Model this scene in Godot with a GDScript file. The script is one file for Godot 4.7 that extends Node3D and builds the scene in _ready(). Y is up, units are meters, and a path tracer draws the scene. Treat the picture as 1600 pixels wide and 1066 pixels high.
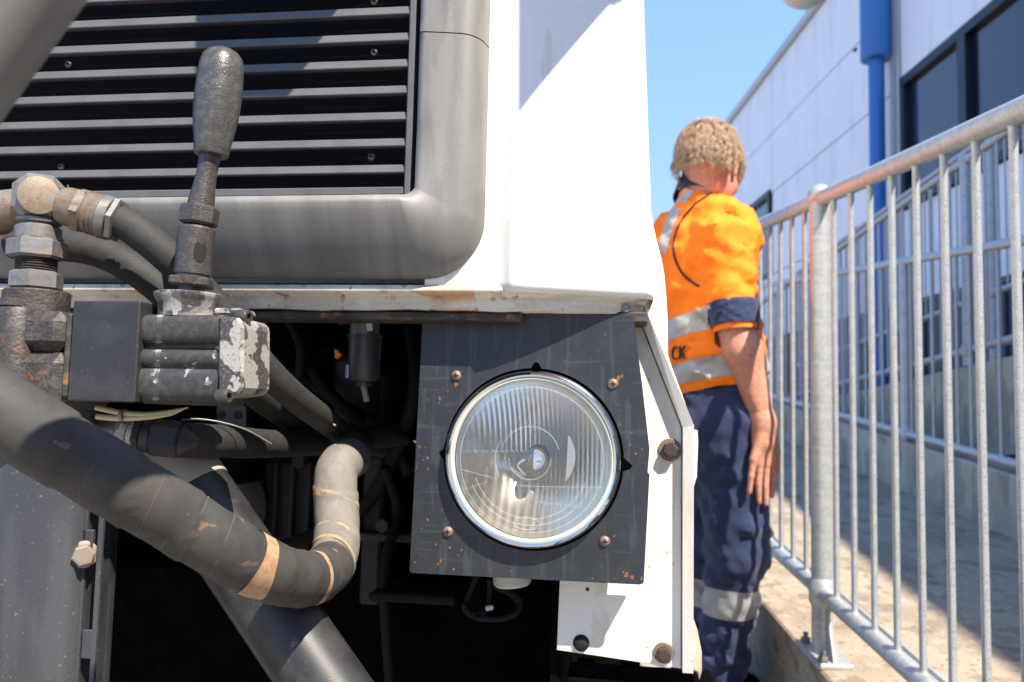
extends Node3D
# A weathered white truck front with its round headlight, hydraulic valve and hoses; a worker and a ramp with galvanised railings beside a white building.

const F := 1280.0                      # focal length of the lens in pixels of a 1600 x 1066 frame
var cam_pos := Vector3(0, 0.90, 0)
var cam_basis := Basis()
var truck := Transform3D()             # the truck's own axes: x along its face to the right, y up, z out of its face
const SL := Vector3(0.86, 1.62, 1.0)    # towards the sun, in the truck's axes
var sun_dir := Vector3()
var st: SurfaceTool
var cur := Transform3D()               # where the mesh in work stands, so that its vertices are written about its thing's base
var sg := 0
var M := {}
var used := {}
var rng := RandomNumberGenerator.new()

# ---------------------------------------------------------------- places
func ray(px: float, py: float) -> Vector3:
	return cam_basis * Vector3((px - 800.0) / F, (533.0 - py) / F, -1.0)

func at(px: float, py: float, depth: float) -> Vector3:
	return cam_pos + ray(px, py) * depth

func tw(p: Vector3) -> Vector3:         # world to truck axes
	return truck.affine_inverse() * p

func tp(px: float, py: float, w: float) -> Vector3:   # the point of the plane w metres before the headlight plate, in truck axes
	var o := truck.affine_inverse() * cam_pos
	var d := truck.basis.inverse() * ray(px, py)
	return o + d * ((w - o.z) / d.z)

func atw(px: float, py: float, depth: float) -> Vector3:
	return tw(at(px, py, depth))

# ---------------------------------------------------------------- objects
func numbered(called: String) -> String:
	var n: int = used.get(called, 0)
	used[called] = n + 1
	return called if n == 0 else "%s_%03d" % [called, n]

func tag(o: Node3D, label: String, category: String, group := "", kind := "") -> void:
	if label: o.set_meta("label", label)
	if category: o.set_meta("category", category)
	if group: o.set_meta("group", group)
	if kind: o.set_meta("kind", kind)

func thing(called: String, label: String, category: String, frame: Transform3D, base: Vector3, group := "") -> Node3D:
	var o := Node3D.new()
	o.name = numbered(called)
	o.transform = frame * Transform3D(Basis(), base)
	o.set_meta("base", base)
	add_child(o)
	tag(o, label, category, group)
	return o

func part(called: String, parent: Node3D) -> Node3D:       # an empty part whose children are its sub-parts
	var o := Node3D.new()
	o.name = called
	parent.add_child(o, true)
	return o

func base_of(o: Node) -> Vector3:
	while o != self and not o.has_meta("base"):
		o = o.get_parent()
	return Vector3.ZERO if o == self else o.get_meta("base")

func begin(parent: Node3D = self) -> void:
	st = SurfaceTool.new()
	st.begin(Mesh.PRIMITIVE_TRIANGLES)
	cur = Transform3D(Basis(), -base_of(parent))
	sg = 0

func done(called: String, mat: Material, parent: Node3D = self, tangents := false) -> MeshInstance3D:
	st.generate_normals()
	if tangents: st.generate_tangents()
	var o := MeshInstance3D.new()
	o.mesh = st.commit()
	o.material_override = null
	o.mesh.surface_set_material(0, mat)
	o.name = numbered(called) if parent == self else called
	parent.add_child(o, true)
	return o

func v(p: Vector3, uv := Vector2.ZERO) -> void:
	st.set_uv(uv)
	st.add_vertex(cur * p)

func tri(a: Vector3, b: Vector3, c: Vector3, g := -1, ua := Vector2.ZERO, ub := Vector2.ZERO, uc := Vector2.ZERO) -> void:   # counter-clockwise from outside
	st.set_smooth_group(g)
	v(a, ua); v(c, uc); v(b, ub)

func quad(a: Vector3, b: Vector3, c: Vector3, d: Vector3, g := -1, ua := Vector2.ZERO, ub := Vector2.RIGHT, uc := Vector2.ONE, ud := Vector2.DOWN) -> void:
	tri(a, b, c, g, ua, ub, uc)
	tri(a, c, d, g, ua, uc, ud)

func group() -> int:
	sg += 1
	return sg

# ---------------------------------------------------------------- shapes
func box(c: Vector3, size: Vector3, bev := 0.0, b := Basis()) -> void:      # a box with chamfered edges
	var h := size * 0.5
	bev = minf(bev, minf(h.x, minf(h.y, h.z)) * 0.9)
	if bev <= 0.0:
		for ax in 3:
			for s in [-1.0, 1.0]:
				var n := Vector3.ZERO; n[ax] = s
				var t := Vector3.ZERO; t[(ax + 1) % 3] = 1.0
				var q := n.cross(t)
				var o := n * h
				var tt := t * h
				var qq := q * h
				quad(c + b * (o - tt - qq), c + b * (o + tt - qq), c + b * (o + tt + qq), c + b * (o - tt + qq))
		return
	var i := h - Vector3(bev, bev, bev)
	for ax in 3:
		for s in [-1.0, 1.0]:
			var n := Vector3.ZERO; n[ax] = s
			var t := Vector3.ZERO; t[(ax + 1) % 3] = 1.0
			var q := n.cross(t)
			var o := n * h
			quad(c + b * (o - t * i - q * i), c + b * (o + t * i - q * i), c + b * (o + t * i + q * i), c + b * (o - t * i + q * i))
	for ax in 3:
		var bx := (ax + 1) % 3
		var cx := (ax + 2) % 3
		for s in [-1.0, 1.0]:
			for r in [-1.0, 1.0]:
				var p1 := Vector3.ZERO; p1[bx] = s * h[bx]; p1[cx] = r * i[cx]
				var p2 := Vector3.ZERO; p2[bx] = s * i[bx]; p2[cx] = r * h[cx]
				var e := Vector3.ZERO; e[ax] = i[ax]
				_q(c, b, p1, p2, e, s * r)
	for sx in [-1.0, 1.0]:
		for sy in [-1.0, 1.0]:
			for sz in [-1.0, 1.0]:
				var a1 := Vector3(sx * h.x, sy * i.y, sz * i.z)
				var a2 := Vector3(sx * i.x, sy * h.y, sz * i.z)
				var a3 := Vector3(sx * i.x, sy * i.y, sz * h.z)
				if sx * sy * sz > 0: tri(c + b * a1, c + b * a2, c + b * a3)
				else: tri(c + b * a1, c + b * a3, c + b * a2)

func _q(c: Vector3, b: Basis, p1: Vector3, p2: Vector3, e: Vector3, s: float) -> void:
	if s > 0: quad(c + b * (p1 - e), c + b * (p2 - e), c + b * (p2 + e), c + b * (p1 + e))
	else: quad(c + b * (p2 - e), c + b * (p1 - e), c + b * (p1 + e), c + b * (p2 + e))

func axes(d: Vector3, hint := Vector3.ZERO) -> Basis:        # a basis whose y points along d
	d = d.normalized()
	var h := hint
	if h.length() < 0.5 or absf(h.normalized().dot(d)) > 0.99:
		h = Vector3.UP if absf(d.y) < 0.9 else Vector3.RIGHT
	var x := (h - d * h.dot(d)).normalized()
	return Basis(x, d, x.cross(d))

func lathe(o: Vector3, d: Vector3, prof: Array, sides := 24, hint := Vector3.ZERO, part_of := 1.0) -> void:   # prof: [height, radius], listed so that the outside lies on the right of the way
	var b := axes(d, hint)
	var g := group()
	for k in prof.size() - 1:
		if k > 0:
			var e1 := Vector2(prof[k][0] - prof[k - 1][0], prof[k][1] - prof[k - 1][1])
			var e2 := Vector2(prof[k + 1][0] - prof[k][0], prof[k + 1][1] - prof[k][1])
			if absf(e1.angle_to(e2)) > 0.6: g = group()
		for i in sides:
			var a0 := TAU * part_of * i / sides
			var a1 := TAU * part_of * (i + 1) / sides
			var c0 := b.x * cos(a0) + b.z * sin(a0)
			var c1 := b.x * cos(a1) + b.z * sin(a1)
			var p0: Vector3 = o + b.y * prof[k][0]
			var p1: Vector3 = o + b.y * prof[k + 1][0]
			var r0: float = prof[k][1]
			var r1: float = prof[k + 1][1]
			var u0 := float(i) / sides
			var u1 := float(i + 1) / sides
			var v0 := float(k) / prof.size()
			var v1 := float(k + 1) / prof.size()
			if r0 > 1e-6: tri(p0 + c0 * r0, p1 + c1 * r1, p0 + c1 * r0, g, Vector2(u0, v0), Vector2(u1, v1), Vector2(u1, v0))
			if r1 > 1e-6: tri(p0 + c0 * r0, p1 + c0 * r1, p1 + c1 * r1, g, Vector2(u0, v0), Vector2(u0, v1), Vector2(u1, v1))

func rod(a: Vector3, b: Vector3, r: float, sides := 16, ch := 0.0, r2 := -1.0) -> void:
	if r2 < 0: r2 = r
	var l := a.distance_to(b)
	ch = minf(ch, l * 0.4)
	var p := [[0.0, 0.0], [0.0, r - ch], [ch, r], [l - ch, r2], [l, r2 - ch], [l, 0.0]] if ch > 0 else [[0.0, 0.0], [0.0, r], [l, r2], [l, 0.0]]
	lathe(a, b - a, p, sides)

func hexbar(a: Vector3, d: Vector3, l: float, r: float, turn := 0.0, ch := 0.12) -> void:     # a hexagon nut with its chamfered corners
	var b := axes(d)
	var prof := [[0.0, r * (0.87 - ch * 0.2)], [l * 0.12, r], [l * 0.88, r], [l, r * (0.87 - ch * 0.2)]]
	for i in 6:
		var a0 := TAU * i / 6 + turn
		var a1 := TAU * (i + 1) / 6 + turn
		var c0 := b.x * cos(a0) + b.z * sin(a0)
		var c1 := b.x * cos(a1) + b.z * sin(a1)
		for k in 3:
			var p0: Vector3 = a + b.y * prof[k][0]
			var p1: Vector3 = a + b.y * prof[k + 1][0]
			quad(p0 + c0 * prof[k][1], p1 + c0 * prof[k + 1][1], p1 + c1 * prof[k + 1][1], p0 + c1 * prof[k][1])
		tri(a + b.y * l, a + b.y * l + c1 * prof[3][1], a + b.y * l + c0 * prof[3][1])
		tri(a, a + c0 * prof[0][1], a + c1 * prof[0][1])

func curve(pts: Array, per := 10) -> PackedVector3Array:       # a smooth way through the points
	var out := PackedVector3Array()
	for i in pts.size() - 1:
		var p0: Vector3 = pts[maxi(i - 1, 0)]
		var p1: Vector3 = pts[i]
		var p2: Vector3 = pts[i + 1]
		var p3: Vector3 = pts[mini(i + 2, pts.size() - 1)]
		for k in per:
			var t := float(k) / per
			out.append(p1.cubic_interpolate(p2, p0, p3, t))
	out.append(pts[-1])
	return out

func curve_r(r: Array, per := 10) -> PackedFloat32Array:
	var out := PackedFloat32Array()
	for i in r.size() - 1:
		for k in per:
			out.append(lerpf(r[i], r[i + 1], smoothstep(0, 1, float(k) / per)))
	out.append(r[-1])
	return out

func frames(path: PackedVector3Array) -> Array:
	var out := []
	var n := Vector3.ZERO
	for i in path.size():
		var d := (path[mini(i + 1, path.size() - 1)] - path[maxi(i - 1, 0)]).normalized()
		if n == Vector3.ZERO: n = axes(d).x
		n = (n - d * n.dot(d)).normalized()
		out.append([path[i], n, n.cross(d), d])
	return out

func tube(path: PackedVector3Array, radius, sides := 16, caps := true, ripple = null) -> void:
	var fr := frames(path)
	var g := group()
	var run := 0.0
	var rows := []
	for i in fr.size():
		var f: Array = fr[i]
		if i > 0: run += path[i].distance_to(path[i - 1])
		var r: float = radius if radius is float else radius[i]
		var row := []
		for k in sides + 1:
			var a := TAU * k / sides
			var rr := r
			if ripple != null: rr += ripple.call(run, a if k < sides else 0.0)
			row.append([f[0] + (f[1] * cos(a) + f[2] * sin(a)) * rr, Vector2(float(k) / sides, run)])
		rows.append(row)
	for i in rows.size() - 1:
		for k in sides:
			var a: Array = rows[i][k]
			var b: Array = rows[i + 1][k]
			var c: Array = rows[i + 1][k + 1]
			var d: Array = rows[i][k + 1]
			quad(a[0], b[0], c[0], d[0], g, a[1], b[1], c[1], d[1])
	if caps:
		for e in [0, rows.size() - 1]:
			var g2 := group()
			for k in sides:
				if e == 0: tri(fr[e][0], rows[e][k][0], rows[e][k + 1][0], g2)
				else: tri(fr[e][0], rows[e][k + 1][0], rows[e][k][0], g2)

func sheet(grid: Array, thick := 0.0, dir := Vector3.ZERO, g := -2) -> void:     # rows of points; from outside, rows run down and columns to the right
	if g == -2: g = group()
	for i in grid.size() - 1:
		for k in grid[i].size() - 1:
			var uv := func(a, b): return Vector2(float(b) / (grid[0].size() - 1), float(a) / (grid.size() - 1))
			quad(grid[i + 1][k], grid[i + 1][k + 1], grid[i][k + 1], grid[i][k], g, uv.call(i + 1, k), uv.call(i + 1, k + 1), uv.call(i, k + 1), uv.call(i, k))
	if thick > 0.0:
		var n := grid.size() - 1
		var m: int = grid[0].size() - 1
		var back := []
		for row in grid:
			var r2 := []
			for p in row: r2.append(p + dir * thick)
			back.append(r2)
		var g2 := group()
		for i in n:
			for k in m:
				quad(back[i][k], back[i][k + 1], back[i + 1][k + 1], back[i + 1][k], g2)
		for k in m:
			quad(grid[0][k], grid[0][k + 1], back[0][k + 1], back[0][k])
			quad(grid[n][k + 1], grid[n][k], back[n][k], back[n][k + 1])
		for i in n:
			quad(grid[i + 1][0], grid[i][0], back[i][0], back[i + 1][0])
			quad(grid[i][m], grid[i + 1][m], back[i + 1][m], back[i][m])

func extrude(poly: Array, back: Vector3, bev := 0.0) -> void:       # a flat polygon, counter-clockwise from outside, given depth
	var c := Vector3.ZERO
	for p in poly: c += p
	c /= poly.size()
	var n := poly.size()
	var flat := PackedVector2Array()
	var nz := -back.normalized()
	var bx: Vector3 = (poly[1] - poly[0]).normalized()
	bx = (bx - nz * bx.dot(nz)).normalized()
	var by := nz.cross(bx)
	for p in poly: flat.append(Vector2((p - c).dot(bx), (p - c).dot(by)))
	var idx := Geometry2D.triangulate_polygon(flat)
	var front := []
	for i in n:
		if bev > 0:
			var e1: Vector2 = (flat[i] - flat[(i + n - 1) % n]).normalized()
			var e2: Vector2 = (flat[(i + 1) % n] - flat[i]).normalized()
			var m: Vector2 = Vector2(-e1.y, e1.x) + Vector2(-e2.y, e2.x)
			m = m.normalized() * bev / maxf(0.4, m.normalized().dot(Vector2(-e1.y, e1.x)))
			front.append(poly[i] + bx * m.x + by * m.y)
		else: front.append(poly[i])
	for k in range(0, idx.size(), 3):
		var a := idx[k]; var b := idx[k + 1]; var d := idx[k + 2]
		if (flat[b] - flat[a]).cross(flat[d] - flat[a]) < 0:
			var t := b; b = d; d = t
		tri(front[a], front[b], front[d])
		tri(poly[a] + back, poly[d] + back, poly[b] + back)
	for i in n:
		var j := (i + 1) % n
		var s := nz * -bev
		if bev > 0: quad(poly[i] + s, poly[j] + s, front[j], front[i])
		quad(poly[i] + back, poly[j] + back, poly[j] + s, poly[i] + s)

# ---------------------------------------------------------------- materials
func noise(seed_: int, freq: float, kind := FastNoiseLite.TYPE_SIMPLEX_SMOOTH, octaves := 3, ridged := false) -> FastNoiseLite:
	var n := FastNoiseLite.new()
	n.seed = seed_
	n.frequency = freq
	n.noise_type = kind
	n.fractal_octaves = octaves
	if ridged: n.fractal_type = FastNoiseLite.FRACTAL_RIDGED
	if kind == FastNoiseLite.TYPE_CELLULAR: n.cellular_return_type = FastNoiseLite.RETURN_DISTANCE
	return n

# layers: [seed, frequency, from, to, colour, strength, stretch]; where the noise rises from «from» to «to», the colour shows.
# The height of the relief is a fine noise, raised or lowered where layers lie.
func painted(base: Color, layers: Array, size := 512, grain := 0.03, rough_base := 0.6, bump_freq := 0.05) -> Dictionary:
	var n := size * size
	var r := PackedFloat32Array(); r.resize(n); r.fill(base.r)
	var g := PackedFloat32Array(); g.resize(n); g.fill(base.g)
	var b := PackedFloat32Array(); b.resize(n); b.fill(base.b)
	var h := PackedFloat32Array(); h.resize(n); h.fill(0.5)
	var fine := noise(91, bump_freq, FastNoiseLite.TYPE_SIMPLEX_SMOOTH, 4).get_seamless_image(size, size).get_data()
	for l in layers:
		var nn := noise(l[0], l[1], FastNoiseLite.TYPE_SIMPLEX_SMOOTH, 4)
		var im: Image
		var sx: int = l[6] if l.size() > 6 else 1
		if sx == 1: im = nn.get_seamless_image(size, size)
		elif sx < 0:
			im = nn.get_seamless_image(size, size / -sx)
			im.resize(size, size, Image.INTERPOLATE_CUBIC)
		else:
			im = nn.get_seamless_image(size / sx, size)
			im.resize(size, size, Image.INTERPOLATE_CUBIC)
		var d := im.get_data()
		var lut := PackedFloat32Array()
		for k in 256: lut.append(smoothstep(l[2], l[3], k / 255.0) * l[5])
		var c: Color = l[4]
		var up: float = l[7] if l.size() > 7 else 0.0
		for k in n:
			var a := lut[d[k]]
			if a > 0.003:
				r[k] += (c.r - r[k]) * a
				g[k] += (c.g - g[k]) * a
				b[k] += (c.b - b[k]) * a
				h[k] += up * a
	var out := PackedByteArray(); out.resize(n * 3)
	var hh := PackedByteArray(); hh.resize(n)
	for k in n:
		var f := 1.0 + (fine[k] / 255.0 - 0.5) * grain * 6.0
		out[k * 3] = clampi(int(r[k] * f * 255), 0, 255)
		out[k * 3 + 1] = clampi(int(g[k] * f * 255), 0, 255)
		out[k * 3 + 2] = clampi(int(b[k] * f * 255), 0, 255)
		hh[k] = clampi(int((h[k] + (fine[k] / 255.0 - 0.5) * 0.5) * 255), 0, 255)
	return {"color": ImageTexture.create_from_image(Image.create_from_data(size, size, false, Image.FORMAT_RGB8, out)),
		"height": ImageTexture.create_from_image(Image.create_from_data(size, size, false, Image.FORMAT_L8, hh))}

func surf(called: String, tex, rough := 0.6, metal := 0.0, scale := 4.0, bump := 0.0, tint := Color.WHITE) -> StandardMaterial3D:
	var m := StandardMaterial3D.new()
	m.resource_name = called
	m.roughness = rough
	m.metallic = metal
	m.albedo_color = tint
	if tex is Dictionary:
		m.albedo_texture = tex.color
		m.uv1_triplanar = true
		m.uv1_scale = Vector3.ONE * scale
		if bump != 0.0:
			m.heightmap_enabled = true
			m.heightmap_texture = tex.height
			m.heightmap_scale = bump
	M[called] = m
	return m

func lin(r: float, g: float, b: float) -> Color:
	return Color(r, g, b).linear_to_srgb()

func plain(called: String, c: Color, rough := 0.6, metal := 0.0) -> StandardMaterial3D:
	return surf(called, null, rough, metal, 1.0, 0.0, c)

# ---------------------------------------------------------------- the scene
func _ready() -> void:
	rng.seed = 7
	cam_basis = Basis(Vector3.RIGHT, deg_to_rad(4.4)) * Basis(Vector3.BACK, deg_to_rad(1.3))
	var cam := Camera3D.new()
	cam.name = "camera"
	var look := CameraAttributesPhysical.new()
	look.frustum_focal_length = 28.8
	look.frustum_focus_distance = 0.76
	look.frustum_near = 0.05
	look.frustum_far = 400.0
	look.exposure_aperture = 8.0
	cam.attributes = look
	cam.fov = rad_to_deg(2.0 * atan(533.0 / F))
	cam.near = 0.05
	cam.far = 400.0
	add_child(cam)
	cam.transform = Transform3D(cam_basis, cam_pos)
	# the truck's axes: turned 7.8 degrees, its face at the headlight 0.87 m away
	var tb := Basis(Vector3.UP, deg_to_rad(-7.8))
	var o := at(832, 717, 0.87)
	truck = Transform3D(tb, Vector3(o.x, 0, o.z))
	sun_dir = (tb * SL).normalized()

	var env := Environment.new()
	env.background_mode = Environment.BG_SKY
	var sky := Sky.new()
	var sm := ProceduralSkyMaterial.new()
	sm.sky_top_color = Color(0.40, 0.545, 0.78)
	sm.sky_horizon_color = Color(0.585, 0.695, 0.815)
	sm.sky_curve = 0.2
	sm.ground_bottom_color = Color(0.30, 0.29, 0.28)
	sm.ground_horizon_color = Color(0.60, 0.66, 0.70)
	sm.sky_energy_multiplier = 1.0
	sm.sun_angle_max = 12.0
	sky.sky_material = sm
	env.sky = sky
	env.tonemap_mode = Environment.TONE_MAPPER_LINEAR
	env.tonemap_exposure = 2.3
	env.sdfgi_enabled = true
	env.ssao_enabled = true
	env.ssil_enabled = true
	var we := WorldEnvironment.new()
	we.name = "environment"
	we.environment = env
	add_child(we)
	var sun := DirectionalLight3D.new()
	sun.name = "sun"
	sun.light_energy = 1.6
	sun.light_color = Color(1.0, 0.955, 0.89)
	sun.light_angular_distance = 0.5
	sun.shadow_enabled = true
	add_child(sun)
	sun.look_at_from_position(sun_dir * 30.0, Vector3.ZERO, Vector3.UP)

	materials()
	yard()
	building()
	ramps()
	truck_front()
	valve_and_hoses()
	worker()

func materials() -> void:
	var t: Dictionary
	t = painted(Color(0.56, 0.53, 0.49), [[11, 0.01, 0.45, 0.7, Color(0.48, 0.455, 0.42), 0.7], [12, 0.05, 0.6, 0.75, Color(0.62, 0.60, 0.56), 0.5], [13, 0.02, 0.76, 0.8, Color(0.33, 0.31, 0.29), 0.5]], 512, 0.07, 0.9, 0.2)
	surf("asphalt", t, 0.95, 0, 0.7, 0.4)
	t = painted(Color(0.60, 0.545, 0.47), [[21, 0.006, 0.4, 0.7, Color(0.52, 0.47, 0.4), 0.8], [22, 0.04, 0.62, 0.72, Color(0.66, 0.61, 0.53), 0.6], [23, 0.015, 0.68, 0.74, Color(0.42, 0.38, 0.33), 0.6], [24, 0.09, 0.74, 0.78, Color(0.33, 0.29, 0.25), 0.6]], 512, 0.035, 0.9, 0.3)
	surf("concrete", t, 0.95, 0, 0.8, 0.15)
	t = painted(Color(0.68, 0.65, 0.59), [[31, 0.008, 0.45, 0.65, Color(0.61, 0.58, 0.52), 0.8], [32, 0.02, 0.6, 0.7, Color(0.52, 0.49, 0.44), 0.6, -4]], 512, 0.02, 0.9, 0.2)
	surf("wall_concrete", t, 0.92, 0, 0.6, 0.08)
	t = painted(Color(0.70, 0.71, 0.71), [[41, 0.03, 0.45, 0.6, Color(0.63, 0.645, 0.65), 0.7], [42, 0.012, 0.5, 0.62, Color(0.75, 0.755, 0.75), 0.6], [43, 0.1, 0.68, 0.74, Color(0.46, 0.47, 0.48), 0.6]], 256, 0.03, 0.5, 0.1)
	surf("galvanised", t, 0.42, 0.45, 9.0, 0.012)
	t = painted(Color(0.90, 0.90, 0.885), [[51, 0.01, 0.45, 0.7, Color(0.87, 0.865, 0.84), 0.7], [52, 0.03, 0.72, 0.8, Color(0.8, 0.77, 0.7), 0.5, -4]], 512, 0.004, 0.4, 0.1)
	surf("white_paint", t, 0.32, 0, 1.6, 0.0)
	t = painted(Color(0.87, 0.85, 0.79), [[61, 0.02, 0.62, 0.66, Color(0.62, 0.4, 0.18), 0.0], [62, 0.006, 0.74, 0.76, Color(0.80, 0.50, 0.14), 1.0, 2, -0.12], [63, 0.02, 0.80, 0.84, Color(0.42, 0.25, 0.14), 0.9, 1, -0.1], [64, 0.012, 0.5, 0.7, Color(0.72, 0.68, 0.6), 0.6, 4]], 512, 0.02, 0.5, 0.1)
	surf("rusty_white", t, 0.5, 0, 3.2, 0.03)
	t = painted(Color(0.20, 0.19, 0.18), [[67, 0.012, 0.72, 0.77, Color(0.55, 0.34, 0.15), 0.9, 2, 0.05], [68, 0.02, 0.5, 0.7, Color(0.32, 0.30, 0.28), 0.7, 2]], 512, 0.04, 0.6, 0.1)
	surf("rusty_dark", t, 0.75, 0, 5.0, 0.04)
	plain("pale_blue", Color(0.62, 0.68, 0.80), 0.6)
	t = painted(Color(0.90, 0.88, 0.83), [[65, 0.012, 0.5, 0.75, Color(0.82, 0.78, 0.70), 0.7, -4], [66, 0.022, 0.865, 0.88, Color(0.84, 0.58, 0.16), 1.0, 1, -0.1]], 512, 0.008, 0.5, 0.1)
	surf("cream_paint", t, 0.4, 0, 3.5, 0.01)
	t = painted(Color(0.135, 0.152, 0.17), [[71, 0.006, 0.4, 0.8, Color(0.17, 0.187, 0.205), 0.6], [72, 0.006, 0.5, 0.9, Color(0.14, 0.155, 0.175), 0.5], [73, 0.05, 0.88, 0.895, Color(0.52, 0.38, 0.29), 0.9, 1, 0.1], [74, 0.022, 0.90, 0.91, Color(0.40, 0.22, 0.13), 0.9, 1, 0.1], [75, 0.02, 0.66, 0.78, Color(0.25, 0.265, 0.285), 0.45, -12], [76, 0.02, 0.7, 0.8, Color(0.25, 0.265, 0.285), 0.4, 12]], 1024, 0.02, 0.5, 0.15)
	surf("panel_black", t, 0.42, 0, 4.2, 0.012)
	t = painted(Color(0.33, 0.33, 0.335), [[81, 0.01, 0.45, 0.65, Color(0.29, 0.29, 0.295), 0.6]], 256, 0.012, 0.5, 0.3)
	surf("grille_grey", t, 0.55, 0, 4.0, 0.008)
	plain("grille_dark", Color(0.07, 0.07, 0.08), 0.6).metallic_specular = 0.25
	t = painted(Color(0.455, 0.455, 0.445), [[82, 0.012, 0.4, 0.62, Color(0.40, 0.395, 0.385), 0.8, -6], [83, 0.02, 0.5, 0.75, Color(0.50, 0.50, 0.485), 0.7, -6], [84, 0.08, 0.87, 0.89, Color(0.42, 0.40, 0.38), 0.6]], 512, 0.014, 0.5, 0.2)
	surf("trim_grey", t, 0.55, 0.0, 2.2, 0.01)
	t = painted(Color(0.15, 0.147, 0.143), [[101, 0.02, 0.45, 0.65, Color(0.20, 0.194, 0.185), 0.7], [102, 0.09, 0.87, 0.89, Color(0.5, 0.48, 0.45), 0.8], [103, 0.02, 0.6, 0.8, Color(0.16, 0.155, 0.15), 0.7]], 512, 0.05, 0.6, 0.25)
	surf("rubber", t, 0.75, 0, 6.0, 0.03)
	t = painted(Color(0.205, 0.20, 0.196), [[104, 0.008, 0.4, 0.65, Color(0.26, 0.25, 0.236), 0.8], [105, 0.010, 0.87, 0.89, Color(0.60, 0.46, 0.33), 0.9, 1, -0.1], [106, 0.11, 0.89, 0.905, Color(0.62, 0.6, 0.56), 0.8], [107, 0.014, 0.6, 0.8, Color(0.19, 0.185, 0.18), 0.7]], 512, 0.035, 0.6, 0.3)
	surf("hose_wrap", t, 0.72, 0, 5.0, 0.03)
	t = painted(Color(0.46, 0.445, 0.42), [[204, 0.01, 0.4, 0.65, Color(0.40, 0.385, 0.36), 0.8], [205, 0.012, 0.7, 0.8, Color(0.53, 0.50, 0.46), 0.7], [206, 0.02, 0.8, 0.84, Color(0.30, 0.28, 0.26), 0.8]], 512, 0.04, 0.6, 0.3)
	surf("dusty_wrap", t, 0.85, 0, 6.0, 0.03)
	t = painted(Color(0.68, 0.55, 0.42), [[108, 0.03, 0.5, 0.7, Color(0.60, 0.46, 0.34), 0.8], [109, 0.05, 0.7, 0.78, Color(0.35, 0.3, 0.25), 0.8]], 256, 0.03, 0.6, 0.2)
	surf("tan_tape", t, 0.75, 0, 10.0, 0.02)
	t = painted(Color(0.235, 0.225, 0.215), [[111, 0.014, 0.5, 0.68, Color(0.33, 0.315, 0.30), 0.8, 1, 0.1], [112, 0.010, 0.74, 0.84, Color(0.46, 0.30, 0.19), 0.6], [113, 0.07, 0.86, 0.88, Color(0.5, 0.48, 0.46), 0.7], [114, 0.05, 0.6, 0.8, Color(0.15, 0.14, 0.135), 0.6, 1, -0.2]], 512, 0.06, 0.6, 0.07)
	surf("cast_iron", t, 0.55, 0.25, 7.0, 0.11)
	t = painted(Color(0.165, 0.165, 0.175), [[121, 0.006, 0.4, 0.8, Color(0.21, 0.21, 0.22), 0.7], [122, 0.16, 0.86, 0.88, Color(0.6, 0.6, 0.6), 0.8], [123, 0.02, 0.93, 0.94, Color(0.40, 0.39, 0.38), 0.6]], 512, 0.045, 0.6, 0.25)
	surf("speckled_black", t, 0.5, 0.1, 6.0, 0.03)
	t = painted(Color(0.205, 0.20, 0.2), [[131, 0.012, 0.79, 0.80, Color(0.66, 0.65, 0.645), 1.0, 1, -0.15], [132, 0.03, 0.5, 0.7, Color(0.29, 0.285, 0.28), 0.6]], 512, 0.05, 0.6, 0.15)
	surf("chipped_black", t, 0.55, 0.1, 7.0, 0.05)
	t = painted(Color(0.66, 0.645, 0.62), [[141, 0.008, 0.535, 0.56, Color(0.27, 0.265, 0.26), 1.0, 1, 0.15], [142, 0.06, 0.6, 0.72, Color(0.5, 0.48, 0.46), 0.7]], 512, 0.04, 0.6, 0.15)
	surf("bare_alloy", t, 0.5, 0.3, 9.0, 0.05)
	t = painted(Color(0.47, 0.45, 0.42), [[151, 0.012, 0.45, 0.6, Color(0.49, 0.38, 0.28), 0.6], [152, 0.03, 0.6, 0.74, Color(0.45, 0.29, 0.18), 0.7], [153, 0.06, 0.66, 0.76, Color(0.62, 0.59, 0.54), 0.5]], 512, 0.05, 0.6, 0.2)
	surf("rusty_zinc", t, 0.55, 0.35, 10.0, 0.04)
	t = painted(Color(0.48, 0.485, 0.49), [[161, 0.02, 0.4, 0.75, Color(0.40, 0.395, 0.385), 0.7], [162, 0.08, 0.78, 0.84, Color(0.30, 0.28, 0.27), 0.7], [163, 0.02, 0.66, 0.74, Color(0.6, 0.48, 0.34), 0.7]], 512, 0.04, 0.6, 0.2)
	surf("zinc", t, 0.45, 0.45, 12.0, 0.02)
	t = painted(Color(0.30, 0.29, 0.285), [[171, 0.03, 0.5, 0.7, Color(0.38, 0.37, 0.36), 0.7, 1, 0.1], [172, 0.02, 0.66, 0.76, Color(0.38, 0.27, 0.22), 0.6], [173, 0.09, 0.6, 0.72, Color(0.22, 0.21, 0.2), 0.6]], 512, 0.05, 0.5, 0.12)
	surf("worn_steel", t, 0.38, 0.45, 9.0, 0.06)
	t = painted(Color(0.28, 0.275, 0.27), [[174, 0.02, 0.45, 0.7, Color(0.37, 0.365, 0.36), 0.7], [175, 0.05, 0.66, 0.76, Color(0.42, 0.40, 0.38), 0.5]], 512, 0.06, 0.4, 0.1)
	surf("lever_knob", t, 0.30, 0.2, 10.0, 0.06)
	t = painted(Color(0.225, 0.233, 0.255), [[181, 0.01, 0.45, 0.7, Color(0.275, 0.283, 0.30), 0.7, -4], [182, 0.1, 0.87, 0.89, Color(0.66, 0.63, 0.58), 0.8], [183, 0.03, 0.89, 0.905, Color(0.55, 0.42, 0.26), 0.8], [184, 0.014, 0.6, 0.9, Color(0.22, 0.23, 0.25), 0.6, -4]], 512, 0.035, 0.6, 0.2)
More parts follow.
